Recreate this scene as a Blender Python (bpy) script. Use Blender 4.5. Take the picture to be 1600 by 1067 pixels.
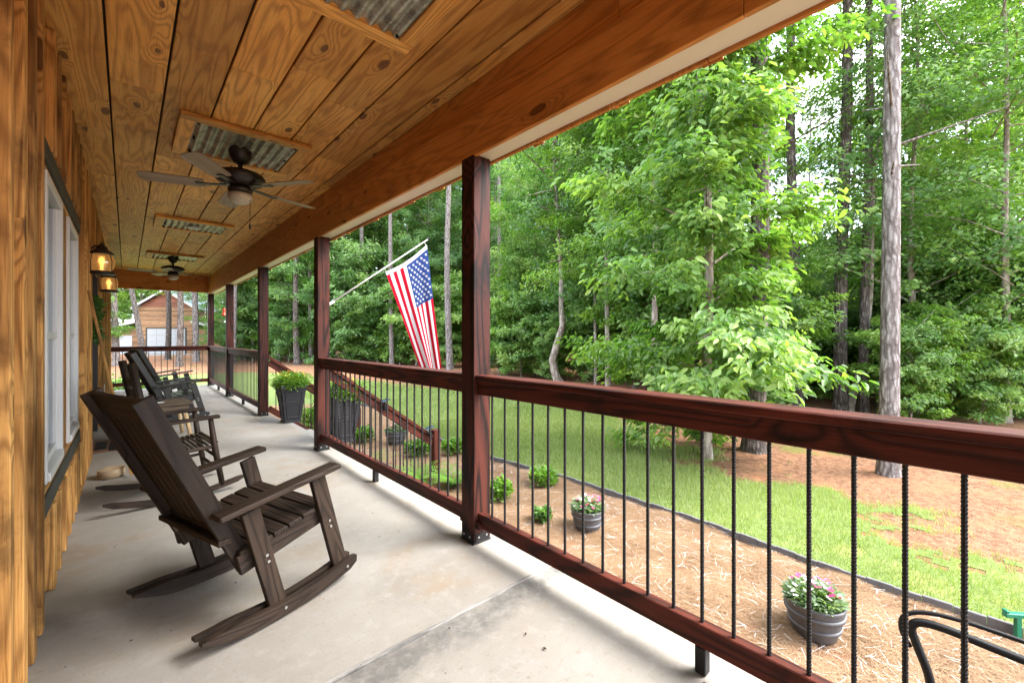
import bpy, math, random
import numpy as np
from math import sin, cos, pi, radians, sqrt, atan2
from mathutils import Vector, Matrix

for o in list(bpy.data.objects): bpy.data.objects.remove(o)
S = bpy.context.scene
COL = S.collection
rng = random.Random(7)

# ------------------------------------------------------------------ camera, sky, sun, exposure
CAM_H = 1.25
cd = bpy.data.cameras.new('camera'); cam = bpy.data.objects.new('camera', cd); COL.objects.link(cam)
cd.sensor_width = 36; cd.lens = 668/1600*36; cd.shift_y = -7.5/1600; cd.clip_start = .05; cd.clip_end = 2000
cam.location = (0, 0, CAM_H); cam.rotation_euler = (pi/2, 0, -math.atan(602.3/668))
S.camera = cam

SUN_EL, SUN_AZ = 50, 136          # elevation, azimuth measured from +Y towards +X
W = bpy.data.worlds.new('World'); S.world = W; W.use_nodes = True
wt = W.node_tree; wt.nodes.clear()
def wn(t, **k):
    n = wt.nodes.new(t)
    for a, b in k.items(): setattr(n, a, b)
    return n
sky = wn('ShaderNodeTexSky', sky_type='NISHITA', sun_disc=False)
sky.sun_elevation = radians(SUN_EL); sky.sun_rotation = radians(SUN_AZ)
sky.air_density = 1.0; sky.dust_density = 2.0; sky.ozone_density = 1.0
tc = wn('ShaderNodeTexCoord'); mp = wn('ShaderNodeMapping'); mp.inputs['Scale'].default_value = (1, 1, 2.2)
nz = wn('ShaderNodeTexNoise'); nz.inputs['Scale'].default_value = 2.6; nz.inputs['Detail'].default_value = 6; nz.inputs['Roughness'].default_value = .55
rp = wn('ShaderNodeValToRGB'); rp.color_ramp.elements[0].position = .36; rp.color_ramp.elements[1].position = .56
mx = wn('ShaderNodeMix', data_type='RGBA')
mx.inputs[7].default_value = (6.2, 6.5, 7.0, 1)
bg = wn('ShaderNodeBackground'); bg.inputs['Strength'].default_value = .15
wo = wn('ShaderNodeOutputWorld')
wt.links.new(tc.outputs['Generated'], mp.inputs['Vector']); wt.links.new(mp.outputs[0], nz.inputs['Vector'])
wt.links.new(nz.outputs['Fac'], rp.inputs[0]); wt.links.new(rp.outputs[0], mx.inputs[0])
wt.links.new(sky.outputs[0], mx.inputs[6]); wt.links.new(mx.outputs[2], bg.inputs[0]); wt.links.new(bg.outputs[0], wo.inputs[0])

sl = bpy.data.lights.new('sun', 'SUN'); sl.energy = 1.7; sl.angle = radians(36); sl.color = (1, .95, .87)
so = bpy.data.objects.new('sun', sl); COL.objects.link(so)
e, a = radians(SUN_EL), radians(SUN_AZ)
sd = Vector((sin(a)*cos(e), cos(a)*cos(e), sin(e)))
so.rotation_euler = sd.to_track_quat('Z', 'Y').to_euler(); so.location = (10, 5, 30)

vs = S.view_settings
vs.view_transform = 'Standard'; vs.look = 'None'; vs.gamma = 1; vs.use_curve_mapping = False; vs.exposure = 2.95
S.render.engine = 'CYCLES'
S.cycles.use_denoising = True
S.cycles.max_bounces = 9; S.cycles.diffuse_bounces = 5; S.cycles.glossy_bounces = 3; S.cycles.transmission_bounces = 6; S.cycles.transparent_max_bounces = 8
S.cycles.caustics_reflective = False; S.cycles.caustics_refractive = False

# ------------------------------------------------------------------ materials
class Mat:
    def __init__(s, name):
        s.m = bpy.data.materials.new(name); s.m.use_nodes = True
        s.t = s.m.node_tree; s.t.nodes.clear()
        s.o = s.t.nodes.new('ShaderNodeOutputMaterial')
    def n(s, typ, ins=None, **props):
        nd = s.t.nodes.new('ShaderNode'+typ)
        for k, v in props.items(): setattr(nd, k, v)
        for k, v in (ins or {}).items(): s.set(nd.inputs[k], v)
        return nd
    def set(s, sock, v):
        if isinstance(v, bpy.types.NodeSocket): s.t.links.new(v, sock)
        elif isinstance(v, bpy.types.Node): s.t.links.new(v.outputs[0], sock)
        else:
            if sock.type == 'RGBA' and len(v) == 3: v = (*v, 1)
            sock.default_value = v
    def math(s, op, a, b=0., c=0., clamp=False):
        nd = s.n('Math', {0: a, 1: b, 2: c}, operation=op); nd.use_clamp = clamp; return nd.outputs[0]
    def vm(s, op, a, b=(0, 0, 0)):
        return s.n('VectorMath', {0: a, 1: b}, operation=op).outputs[0]
    def noise(s, v, scale=1., detail=3., rough=.5, dist=0., out='Fac'):
        return s.n('TexNoise', {'Vector': v, 'Scale': scale, 'Detail': detail, 'Roughness': rough, 'Distortion': dist}).outputs[out]
    def step(s, x, lo, hi):
        return s.n('MapRange', {'Value': x, 'From Min': lo, 'From Max': hi, 'To Min': 0., 'To Max': 1.}, interpolation_type='SMOOTHSTEP').outputs[0]
    def mix(s, f, a, b, mode='MIX'):
        nd = s.n('Mix', None, data_type='RGBA', blend_type=mode)
        s.set(nd.inputs[0], f); s.set(nd.inputs[6], a); s.set(nd.inputs[7], b); return nd.outputs[2]
    def bsdf(s, col, rough=.6, bump=None, bs=.2, bd=.01, spec=.35, metal=0., **kw):
        ins = {'Base Color': col, 'Roughness': rough, 'Specular IOR Level': spec, 'Metallic': metal}
        ins.update(kw)
        p = s.n('BsdfPrincipled', ins)
        if bump is not None:
            b = s.n('Bump', {'Strength': bs, 'Distance': bd, 'Height': bump}); s.t.links.new(b.outputs[0], p.inputs['Normal'])
        s.t.links.new(p.outputs[0], s.o.inputs[0]); return s.m

def wood(name, dark, mid, light, ring=26., ringmix=.5, knots=.35, blotch=.6, rough=.6, bump=.25, spec=.3, knotcol=None, fine=.45, mildew=0.):
    M = Mat(name)
    at = M.n('Attribute', attribute_name='gc').outputs['Vector']
    rd = M.n('ObjectInfo').outputs['Random']
    off = M.n('CombineXYZ', {0: M.math('MULTIPLY', rd, 37.), 1: M.math('MULTIPLY', rd, 11.), 2: M.math('MULTIPLY', rd, 5.)}).outputs[0]
    v = M.vm('ADD', at, off)
    big = M.noise(M.vm('MULTIPLY', v, (.55, 6, 6)), 1., 2., .4)
    vk = M.n('TexVoronoi', {'Scale': 1.}, voronoi_dimensions='2D'); M.set(vk.inputs['Vector'], M.vm('ADD', M.vm('MULTIPLY', v, (1.9, 5., 5.)), M.vm('MULTIPLY', M.noise(v, 9., 2., .5, 0., 'Color'), (.12, .12, .12))))
    d = vk.outputs['Distance']
    sel = M.math('GREATER_THAN', M.n('SeparateColor', {0: vk.outputs['Color']}).outputs[0], 1.-knots)
    kb = M.math('MULTIPLY', sel, M.math('SUBTRACT', 1., M.step(d, 0., .42)))
    ph = M.math('ADD', M.math('MULTIPLY', big, ring), M.math('MULTIPLY', kb, 3.2))
    w = M.math('ADD', .5, M.math('MULTIPLY', M.math('SINE', M.math('MULTIPLY', ph, 6.283)), .5))
    w = M.math('POWER', w, 2.2)
    fn = M.noise(M.vm('MULTIPLY', v, (5, 210, 210)), 1., 2., .6)
    bl = M.noise(M.vm('MULTIPLY', v, (1.1, 4, 4)), 1., 5., .6)
    c = M.mix(M.step(bl, .36, .66), mid, light)
    c = M.mix(M.math('MULTIPLY', w, ringmix), c, dark)
    c = M.mix(M.math('MULTIPLY', M.step(fn, .5, .72), fine), c, dark)
    tint = M.math('ADD', 1.-blotch*.45, M.math('MULTIPLY', rd, blotch*.7))
    c = M.mix(1., c, M.n('CombineColor', {0: tint, 1: tint, 2: tint}).outputs[0], 'MULTIPLY')
    if mildew:
        md = M.noise(M.vm('MULTIPLY', v, (2.2, 3, 3)), 1.3, 6., .65)
        c = M.mix(M.math('MULTIPLY', M.step(md, .52, .7), mildew), c, tuple(q*.3 for q in dark))
    ksz = M.math('ADD', .03, M.math('MULTIPLY', M.n('SeparateColor', {0: vk.outputs['Color']}).outputs[1], .12))
    km = M.math('MULTIPLY', sel, M.math('SUBTRACT', 1., M.step(M.math('DIVIDE', d, ksz), .7, 1.05)))
    c = M.mix(M.math('MULTIPLY', km, .85), c, knotcol or tuple(q*.6 for q in dark))
    h = M.math('ADD', M.math('MULTIPLY', w, -.5), M.math('MULTIPLY', fn, .6))
    return M.bsdf(c, rough, h, bump, .004, spec)

def pos(M): return M.n('NewGeometry').outputs['Position']

MAT = {}
MAT['ceil'] = wood('ceiling_pine', (.30, .10, .018), (.74, .355, .08), (.82, .46, .13), ring=15, ringmix=.52, knots=.24, blotch=.8, rough=.5, spec=.35, fine=.5, mildew=.32, knotcol=(.10, .03, .01))
MAT['beam'] = wood('beam_pine', (.17, .055, .012), (.54, .215, .05), (.62, .28, .075), ring=14, ringmix=.4, knots=.22, blotch=.3, rough=.5, mildew=.3)
MAT['wall'] = wood('rough_sawn_pine', (.12, .045, .011), (.43, .215, .06), (.58, .32, .10), ring=11, ringmix=.6, knots=.35, blotch=.95, rough=.8, bump=.9, fine=.6, mildew=.6)
MAT['rail'] = wood('red_stained_pine', (.010, .0045, .0035), (.080, .016, .009), (.12, .026, .015), ring=10, ringmix=.75, knots=.12, blotch=.3, rough=.6, bump=.5, spec=.2, mildew=.75)
MAT['post'] = wood('dark_red_stained_pine', (.006, .0035, .003), (.046, .012, .0085), (.08, .020, .013), ring=9, ringmix=.95, knots=.12, blotch=.35, rough=.6, bump=.5, spec=.2, mildew=.7)
MAT['chair'] = wood('weathered_brown_wood', (.008, .005, .0035), (.026, .016, .0105), (.048, .030, .020), ring=16, ringmix=.7, knots=.12, blotch=.5, rough=.62, bump=.5, spec=.25, mildew=.2)
MAT['blackwood'] = wood('black_painted_wood', (.006, .006, .006), (.014, .013, .013), (.022, .021, .02), ring=10, ringmix=.4, knots=0, blotch=.4, rough=.38, bump=.2, spec=.5)
MAT['greywood'] = wood('grey_weathered_wood', (.05, .035, .025), (.14, .10, .07), (.22, .17, .12), ring=16, ringmix=.5, knots=.15, blotch=.5, rough=.7)
MAT['palewood'] = wood('pale_bare_wood', (.25, .15, .07), (.5, .36, .2), (.6, .46, .28), ring=12, ringmix=.35, knots=.15, blotch=.2, rough=.65)
MAT['barnwood'] = wood('barn_siding', (.12, .06, .028), (.28, .165, .09), (.36, .225, .13), ring=8, ringmix=.4, knots=.2, blotch=.9, rough=.8)
MAT['barnred'] = wood('barn_gable_siding', (.10, .035, .022), (.24, .10, .065), (.3, .13, .08), ring=8, ringmix=.4, knots=.1, blotch=.5, rough=.8)
MAT['blade'] = wood('fan_blade_wood', (.12, .09, .06), (.30, .24, .18), (.38, .31, .24), ring=10, ringmix=.4, knots=0, blotch=.1, rough=.5)

def plain(name, col, rough=.5, spec=.4, metal=0., var=.15, scale=8., bump=.0, **kw):
    M = Mat(name); p = M.n('TexCoord').outputs['Object']
    n = M.noise(p, scale, 4., .6)
    c = M.mix(n, tuple(q*(1-var) for q in col), tuple(min(1, q*(1+var)) for q in col))
    return M.bsdf(c, rough, n if bump else None, bump, .004, spec, metal, **kw)
MAT['black'] = plain('black_metal', (.009, .009, .010), .48, .3)
MAT['bronze'] = plain('dark_bronze_metal', (.016, .012, .010), .42, .5)
MAT['steel'] = plain('bolt_steel', (.55, .55, .54), .35, .5, .9)
MAT['white'] = plain('white_vinyl', (.52, .53, .53), .35, .5, 0, .03, 3)
MAT['soffit'] = plain('cream_soffit_metal', (.70, .665, .595), .4, .4, 0, .03, 2)
MAT['trimdark'] = plain('dark_green_grey_trim', (.045, .045, .035), .7, .3, 0, .3, 12, .3)
MAT['planter'] = plain('black_resin', (.022, .023, .028), .5, .4, 0, .2, 6)
MAT['dooor'] = plain('dark_door_paint', (.016, .014, .013), .4, .4, 0, .3, 4)
MAT['edging'] = plain('grey_plastic_edging', (.13, .13, .135), .6, .3, 0, .4, 14, .3)
MAT['green'] = plain('green_plastic', (.008, .16, .085), .35, .5, 0, .1, 6)
MAT['book'] = plain('blue_cloth_cover', (.018, .045, .075), .7, .3)
MAT['paper'] = plain('paper', (.6, .57, .5), .8, .2)
MAT['bowl'] = plain('tan_stoneware', (.36, .27, .17), .5, .4, 0, .2, 10)
MAT['red'] = plain('red_plastic', (.55, .06, .02), .35, .5)
MAT['pole'] = plain('white_pole', (.52, .515, .49), .4, .4)
MAT['gdoor'] = plain('grey_white_door_paint', (.34, .36, .38), .5, .4)
MAT['metalroof'] = plain('blue_grey_metal_roof', (.23, .29, .36), .4, .5, .1, .08, 1)
MAT['carpaint'] = plain('silver_blue_paint', (.16, .22, .30), .25, .6, .3)
MAT['rubber'] = plain('rubber', (.015, .015, .015), .8, .2)
MAT['soil'] = plain('potting_soil', (.03, .02, .014), .95, .1, 0, .5, 40)
MAT['tag'] = plain('white_ceramic', (.75, .75, .72), .3, .5)

# concrete slab
M = Mat('brushed_concrete'); p = pos(M)
n1 = M.noise(p, .9, 6., .62); n2 = M.noise(M.vm('ADD', p, (31, 7, 2)), 2.3, 6., .65); n3 = M.noise(M.vm('MULTIPLY', p, (6, 190, 6)), 1., 2., .6); n4 = M.noise(p, 90, 3., .6)
c = M.mix(M.step(n1, .3, .7), (.235, .218, .195), (.30, .288, .267))
c = M.mix(M.math('MULTIPLY', M.step(n2, .5, .72), .6), c, (.25, .185, .12))
c = M.mix(M.math('MULTIPLY', M.step(M.noise(M.vm('ADD', p, (3, 17, 5)), 1.4, 7., .7), .54, .68), .45), c, (.18, .17, .155))
c = M.mix(M.math('MULTIPLY', M.step(n3, .5, .75), .2), c, (.17, .16, .145))
c = M.mix(M.math('MULTIPLY', M.step(n4, .58, .72), .22), c, (.15, .13, .11))
sx = M.n('SeparateXYZ', {0: p})
yw = M.math('ADD', sx.outputs[1], M.math('MULTIPLY', M.math('SUBTRACT', M.noise(M.vm('MULTIPLY', p, (5, 5, 5)), 1., 5., .7), .5), .14))
band = M.math('MULTIPLY', M.step(yw, 1.38, 1.5), M.math('SUBTRACT', 1., M.step(sx.outputs[1], 1.585, 1.592)))
c = M.mix(M.math('MULTIPLY', band, M.math('ADD', .15, M.math('MULTIPLY', M.step(M.noise(p, 5., 6., .75), .35, .62), .7))), c, (.10, .098, .095))
c = M.mix(M.math('MULTIPLY', M.step(M.noise(M.vm('ADD', p, (7, 1, 3)), 28., 5., .75), .56, .7), .4), c, (.17, .12, .075))
c = M.mix(M.math('MULTIPLY', M.step(M.noise(M.vm('ADD', p, (1, 8, 3)), 11., 6., .75), .5, .7), .35), c, (.36, .348, .33))
MAT['concrete'] = M.bsdf(c, .72, M.math('ADD', M.math('MULTIPLY', n3, .6), n4), .22, .004, .3)
M = Mat('joint_mortar'); p = pos(M)
n1 = M.noise(M.vm('MULTIPLY', p, (3, 40, 8)), 1., 5., .7)
MAT['mortar'] = M.bsdf(M.mix(M.step(n1, .35, .65), (.09, .088, .085), (.30, .29, .275)), .8, n1, .5, .006, .2)

# forest floor
M = Mat('forest_floor'); p = pos(M)
n1 = M.noise(p, .35, 6., .6); n2 = M.noise(p, 14, 5., .7); n3 = M.noise(M.vm('ADD', p, (9, 4, 0)), 1.1, 6., .65); n4 = M.noise(p, 60, 3., .7)
c = M.mix(M.step(n2, .35, .68), (.145, .073, .042), (.32, .17, .10))
c = M.mix(M.math('MULTIPLY', M.step(n4, .5, .7), .5), c, (.40, .27, .18))
c = M.mix(M.math('MULTIPLY', M.step(n3, .5, .64), .75), c, (.40, .17, .09))
c = M.mix(M.math('MULTIPLY', M.step(M.noise(M.vm('ADD', p, (2, 40, 0)), .8, 6., .7), .56, .66), .7), c, (.13, .17, .04))
MAT['floor'] = M.bsdf(c, .95, M.math('ADD', n2, n4), .8, .04, .1)
# pine straw bed
M = Mat('pine_straw_bed'); p = pos(M)
n1 = M.noise(p, 1.6, 5., .6); n2 = M.noise(p, 45, 5., .75, 2.)
c = M.mix(M.step(n2, .3, .7), (.23, .135, .072), (.41, .27, .16))
c = M.mix(M.math('MULTIPLY', M.step(n1, .5, .7), .5), c, (.28, .20, .14))
MAT['strawbed'] = M.bsdf(c, .95, n2, .9, .03, .1)
M = Mat('pine_needles'); at = M.n('Attribute', attribute_name='lv').outputs['Fac']
rm = M.n('ValToRGB', {0: at}); cr = rm.color_ramp
for i, (q, cc) in enumerate([(0., (.16, .085, .043)), (.5, (.30, .187, .103)), (1., (.37, .25, .15))]):
    el = cr.elements[0] if i == 0 else (cr.elements[1] if i == 2 else cr.elements.new(q)); el.position = q; el.color = (*cc, 1)
MAT['straw'] = M.bsdf(rm.outputs[0], .75, spec=.2)
# lawn
M = Mat('lawn_soil'); p = pos(M)
n1 = M.noise(p, 1.2, 6., .65); n2 = M.noise(p, 40, 4., .7)
c = M.mix(M.step(n2, .35, .7), (.105, .145, .045), (.19, .245, .085))
c = M.mix(M.math('MULTIPLY', M.step(n1, .55, .72), .55), c, (.30, .26, .10))
MAT['lawn'] = M.bsdf(c, .9, n2, .6, .03, .1)

def leafmat(name, stops, trans=.38, rough=.45, gloss=.03):
    M = Mat(name); at = M.n('Attribute', attribute_name='lv').outputs['Fac']
    rd = M.n('ObjectInfo').outputs['Random']
    f = M.math('ADD', at, M.math('MULTIPLY', M.math('SUBTRACT', rd, .5), .3), clamp=True)
    rm = M.n('ValToRGB', {0: f}); cr = rm.color_ramp
    while len(cr.elements) < len(stops): cr.elements.new(.5)
    for el, (q, cc) in zip(cr.elements, stops): el.position = q; el.color = (*cc, 1)
    c = rm.outputs[0]
    df = M.n('BsdfDiffuse', {'Color': c}); tr = M.n('BsdfTranslucent', {'Color': M.mix(1., c, (1.25, 1.35, .55), 'MULTIPLY')})
    m1 = M.n('MixShader', {0: trans, 1: df.outputs[0], 2: tr.outputs[0]})
    gl = M.n('BsdfGlossy', {'Color': (1, 1, 1), 'Roughness': rough})
    m2 = M.n('MixShader', {0: gloss, 1: m1.outputs[0], 2: gl.outputs[0]})
    M.t.links.new(m2.outputs[0], M.o.inputs[0]); return M.m
MAT['leafA'] = leafmat('leaf_bright', [(0, (.06, .15, .03)), (.5, (.15, .285, .06)), (1, (.29, .42, .10))], .5)
MAT['leafB'] = leafmat('leaf_mid', [(0, (.05, .135, .035)), (.5, (.125, .255, .068)), (1, (.24, .37, .10))], .5)
MAT['leafC'] = leafmat('leaf_dark', [(0, (.055, .14, .04)), (.5, (.125, .245, .07)), (1, (.23, .35, .10))], .5)
MAT['needle'] = leafmat('pine_needle_green', [(0, (.02, .05, .018)), (.5, (.05, .10, .03)), (1, (.10, .16, .05))], .25)
MAT['grass'] = leafmat('grass_blade', [(0, (.13, .19, .045)), (.5, (.23, .305, .09)), (1, (.37, .41, .17))], .35)
MAT['fern'] = leafmat('fern_green', [(0, (.05, .13, .02)), (.5, (.13, .27, .035)), (1, (.24, .40, .06))])
MAT['pink'] = leafmat('petal_pink', [(0, (.55, .02, .16)), (.5, (.7, .05, .25)), (1, (.8, .25, .42))], .3)
MAT['whitep'] = leafmat('petal_white', [(0, (.7, .6, .62)), (.5, (.8, .78, .76)), (1, (.85, .84, .82))], .3)
MAT['yellow'] = leafmat('petal_yellow', [(0, (.6, .38, .01)), (.5, (.75, .55, .02)), (1, (.8, .66, .08))], .3)
MAT['silver'] = leafmat('silvery_foliage', [(0, (.10, .17, .09)), (.5, (.19, .28, .17)), (1, (.30, .38, .26))])

def bark(name, dark, mid, light, sz=(22, 22, 5)):
    M = Mat(name); p = M.n('TexCoord').outputs['Object']
    rd = M.n('ObjectInfo').outputs['Random']
    v = M.vm('ADD', p, M.n('CombineXYZ', {2: M.math('MULTIPLY', rd, 30.)}).outputs[0])
    n0 = M.noise(v, 3., 4., .6, 0., 'Color')
    vo = M.n('TexVoronoi', {'Vector': M.vm('ADD', M.vm('MULTIPLY', v, sz), M.vm('MULTIPLY', n0, (2.5, 2.5, 2.5))), 'Scale': 1.}, feature='F1')
    n1 = M.noise(M.vm('MULTIPLY', v, (30, 30, 7)), 1., 5., .7); n2 = M.noise(v, 1.6, 4., .6)
    c = M.mix(M.step(vo.outputs['Distance'], .15, .7), light, dark)
    c = M.mix(M.math('MULTIPLY', M.step(n1, .35, .7), .6), c, mid)
    c = M.mix(M.math('MULTIPLY', M.step(n2, .5, .7), .4), c, mid)
    h = M.math('ADD', M.math('MULTIPLY', vo.outputs['Distance'], -1.), M.math('MULTIPLY', n1, .5))
    return M.bsdf(c, .9, h, .9, .03, .15)
MAT['barkpine'] = bark('pine_bark_grey', (.085, .07, .064), (.205, .18, .172), (.30, .28, .272))
MAT['barkdark'] = bark('pine_bark_dark', (.045, .037, .032), (.12, .10, .09), (.20, .175, .16))
MAT['barkpale'] = bark('smooth_pale_bark', (.16, .13, .105), (.30, .255, .215), (.42, .38, .335), (9, 9, 3))

M = Mat('galvanised_sheet'); p = M.n('TexCoord').outputs['Object']
n1 = M.noise(p, 9, 6., .7); n2 = M.noise(p, 45, 4., .7); n3 = M.noise(M.vm('MULTIPLY', p, (20, 2, 2)), 1., 5., .7)
c = M.mix(M.step(n1, .35, .65), (.20, .21, .19), (.52, .54, .50)); c = M.mix(M.math('MULTIPLY', M.step(n2, .55, .7), .6), c, (.72, .73, .70))
c = M.mix(M.math('MULTIPLY', M.step(n3, .55, .7), .5), c, (.16, .14, .10))
MAT['galv'] = M.bsdf(c, .42, n2, .2, .003, .5, .55)
M = Mat('window_glass')
fr = M.n('LayerWeight', {'Blend': .35}); tr = M.n('BsdfTransparent', {'Color': (.75, .8, .8)}); gl = M.n('BsdfGlossy', {'Roughness': .02, 'Color': (.9, .95, 1)})
ms = M.n('MixShader', {0: M.math('ADD', M.math('MULTIPLY', fr.outputs['Fresnel'], .8), .06, clamp=True), 1: tr.outputs[0], 2: gl.outputs[0]})
M.t.links.new(ms.outputs[0], M.o.inputs[0]); MAT['glass'] = M.m
def emis(name, col, st, base=(.8, .6, .3)):
    M = Mat(name); return M.bsdf(base, .4, None, **{'Emission Color': col, 'Emission Strength': st})
M = Mat('amber_seeded_glass'); p = M.n('TexCoord').outputs['Object']
df = M.n('BsdfTranslucent', {'Color': (.34, .18, .06)}); gl = M.n('BsdfGlossy', {'Roughness': .15, 'Color': (.9, .85, .75)}); trr = M.n('BsdfTransparent', {'Color': (.8, .58, .32)})
m1 = M.n('MixShader', {0: .6, 1: df.outputs[0], 2: trr.outputs[0]}); m2 = M.n('MixShader', {0: .12, 1: m1.outputs[0], 2: gl.outputs[0]})
em = M.n('Emission', {'Color': (1., .58, .20), 'Strength': .015}); ad = M.n('AddShader', {0: m2.outputs[0], 1: em.outputs[0]})
M.t.links.new(ad.outputs[0], M.o.inputs[0]); MAT['amber'] = M.m
MAT['bulb'] = emis('lit_bulb', (1., .60, .22), .6)
MAT['frost'] = plain('frosted_glass_bowl', (.48, .46, .40), .35, .5, 0, .05, 3)
def cloth(name, col):
    M = Mat(name); n = M.noise(M.n('TexCoord').outputs['Object'], 30., 3., .6)
    c = M.mix(n, tuple(q*.88 for q in col), col)
    df = M.n('BsdfDiffuse', {'Color': c}); tr = M.n('BsdfTranslucent', {'Color': c}); ms = M.n('MixShader', {0: .35, 1: df.outputs[0], 2: tr.outputs[0]})
    M.t.links.new(ms.outputs[0], M.o.inputs[0]); return M.m
MAT['fred'] = cloth('flag_red', (.42, .010, .03)); MAT['fwhite'] = cloth('flag_white', (.62, .62, .63)); MAT['fblue'] = cloth('flag_blue', (.03, .06, .20))

# ------------------------------------------------------------------ mesh helpers
def V(*a): return np.array(a, float)
def unit(v):
    v = np.asarray(v, float); return v/np.linalg.norm(v)
def orient(vs, fs, c):
    out = []
    for f in fs:
        p = [vs[i] for i in f]; n = np.cross(p[1]-p[0], p[2]-p[0])
        out.append(tuple(f) if np.dot(n, sum(p)/len(p)-c) >= 0 else tuple(reversed(f)))
    return out
def spl(pts, k=5):
    P = [np.asarray(p, float) for p in pts]; P = [2*P[0]-P[1]]+P+[2*P[-1]-P[-2]]; out = []
    for i in range(1, len(P)-2):
        for q in range(k):
            t = q/k; a, b, c, d = P[i-1:i+3]; out.append(.5*(2*b+(c-a)*t+(2*a-5*b+4*c-d)*t*t+(3*b-a-3*c+d)*t**3))
    return out+[P[-2]]
class MB:
    def __init__(s): s.v = []; s.f = []; s.g = []; s.mi = []
    def add(s, vs, fs, gc=None, mi=0):
        k = len(s.v); s.v += [tuple(map(float, p)) for p in vs]
        s.g += [tuple(map(float, p)) for p in (gc if gc is not None else vs)]
        s.f += [tuple(i+k for i in f) for f in fs]; s.mi += [mi]*len(fs); return s
    def obox(s, c, ax, h, b=.0, mi=0):
        c = np.asarray(c, float); ax = [unit(q) for q in ax]; b = min(b, .45*min(h))
        order = sorted(range(3), key=lambda k: -h[k]); off = np.array([rng.uniform(0, 20), rng.uniform(0, 5), rng.uniform(0, 5)])
        sg = [(i, j, k) for i in (-1, 1) for j in (-1, 1) for k in (-1, 1)]
        loc = []
        if b <= 0:
            loc = [np.array([q[k]*h[k] for k in range(3)]) for q in sg]; id8 = {q: i for i, q in enumerate(sg)}
            fs = []
            for k in range(3):
                o1, o2 = [m for m in range(3) if m != k]
                for sn in (-1, 1):
                    f = []
                    for p1, p2 in ((-1, -1), (1, -1), (1, 1), (-1, 1)):
                        q = [0]*3; q[k] = sn; q[o1] = p1; q[o2] = p2; f.append(id8[tuple(q)])
                    fs.append(f)
        else:
            idx = {}
            for q in sg:
                for k in range(3):
                    idx[q, k] = len(loc); loc.append(np.array([q[m]*(h[m]-(b if m != k else 0)) for m in range(3)]))
            fs = []
            for k in range(3):
                o1, o2 = [m for m in range(3) if m != k]
                for sn in (-1, 1):
                    f = []
                    for p1, p2 in ((-1, -1), (1, -1), (1, 1), (-1, 1)):
                        q = [0]*3; q[k] = sn; q[o1] = p1; q[o2] = p2; f.append(idx[tuple(q), k])
                    fs.append(f)
                for p1 in (-1, 1):
                    for p2 in (-1, 1):
                        qa = [0]*3; qa[k] = -1; qa[o1] = p1; qa[o2] = p2; qb = list(qa); qb[k] = 1; qa = tuple(qa); qb = tuple(qb)
                        fs.append([idx[qa, o1], idx[qb, o1], idx[qb, o2], idx[qa, o2]])
            for q in sg: fs.append([idx[q, 0], idx[q, 1], idx[q, 2]])
        fs = orient(loc, fs, np.zeros(3))
        vs = [c+ax[0]*p[0]+ax[1]*p[1]+ax[2]*p[2] for p in loc]
        gc = [np.array([p[k] for k in order])+off for p in loc]
        return s.add(vs, fs, gc, mi)
    def box(s, x0, x1, y0, y1, z0, z1, b=0., mi=0):
        return s.obox(((x0+x1)/2, (y0+y1)/2, (z0+z1)/2), ((1, 0, 0), (0, 1, 0), (0, 0, 1)), ((x1-x0)/2, (y1-y0)/2, (z1-z0)/2), b, mi)
    def bar(s, p0, p1, w, t, up=(0, 0, 1), b=.003, mi=0):
        p0, p1 = np.asarray(p0, float), np.asarray(p1, float); d = unit(p1-p0); up = np.asarray(up, float)
        sd_ = np.cross(d, up); sd_ = unit(sd_); up2 = np.cross(sd_, d)
        return s.obox((p0+p1)/2, (d, sd_, up2), (np.linalg.norm(p1-p0)/2, w/2, t/2), b, mi)
    def tube(s, pts, r, n=8, cap=True, mi=0):
        pts = [np.asarray(p, float) for p in pts]; m = len(pts); rr = r if hasattr(r, '__len__') else [r]*m
        vs = []; fs = []; gc = []; L = rng.uniform(0, 20); ref = None
        for i, p in enumerate(pts):
            d = unit(pts[min(i+1, m-1)]-pts[max(i-1, 0)])
            if ref is None: ref = np.array((1., 0, 0)) if abs(d[0]) < .8 else np.array((0, 1., 0))
            x = unit(ref-d*np.dot(ref, d)); y = np.cross(d, x); ref = x
            if i: L += np.linalg.norm(p-pts[i-1])
            for k in range(n):
                a = 2*pi*k/n; vs.append(p+(x*cos(a)+y*sin(a))*rr[i]); gc.append((L, rr[i]*cos(a), rr[i]*sin(a)))
        for i in range(m-1):
            for k in range(n): fs.append((i*n+k, i*n+(k+1) % n, (i+1)*n+(k+1) % n, (i+1)*n+k))
        if cap: fs.append(tuple(range(n-1, -1, -1))); fs.append(tuple((m-1)*n+k for k in range(n)))
        return s.add(vs, fs, gc, mi)
    def lathe(s, prof, n=24, c=(0, 0, 0), mi=0):
        vs = []; fs = []; m = len(prof)
        for r, z in prof:
            for k in range(n): a = 2*pi*k/n; vs.append((c[0]+max(r, .0005)*cos(a), c[1]+max(r, .0005)*sin(a), c[2]+z))
        for i in range(m-1):
            for k in range(n): fs.append((i*n+k, i*n+(k+1) % n, (i+1)*n+(k+1) % n, (i+1)*n+k))
        fs.append(tuple(range(n-1, -1, -1))); fs.append(tuple((m-1)*n+k for k in range(n)))
        return s.add(vs, fs, None, mi)
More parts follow.
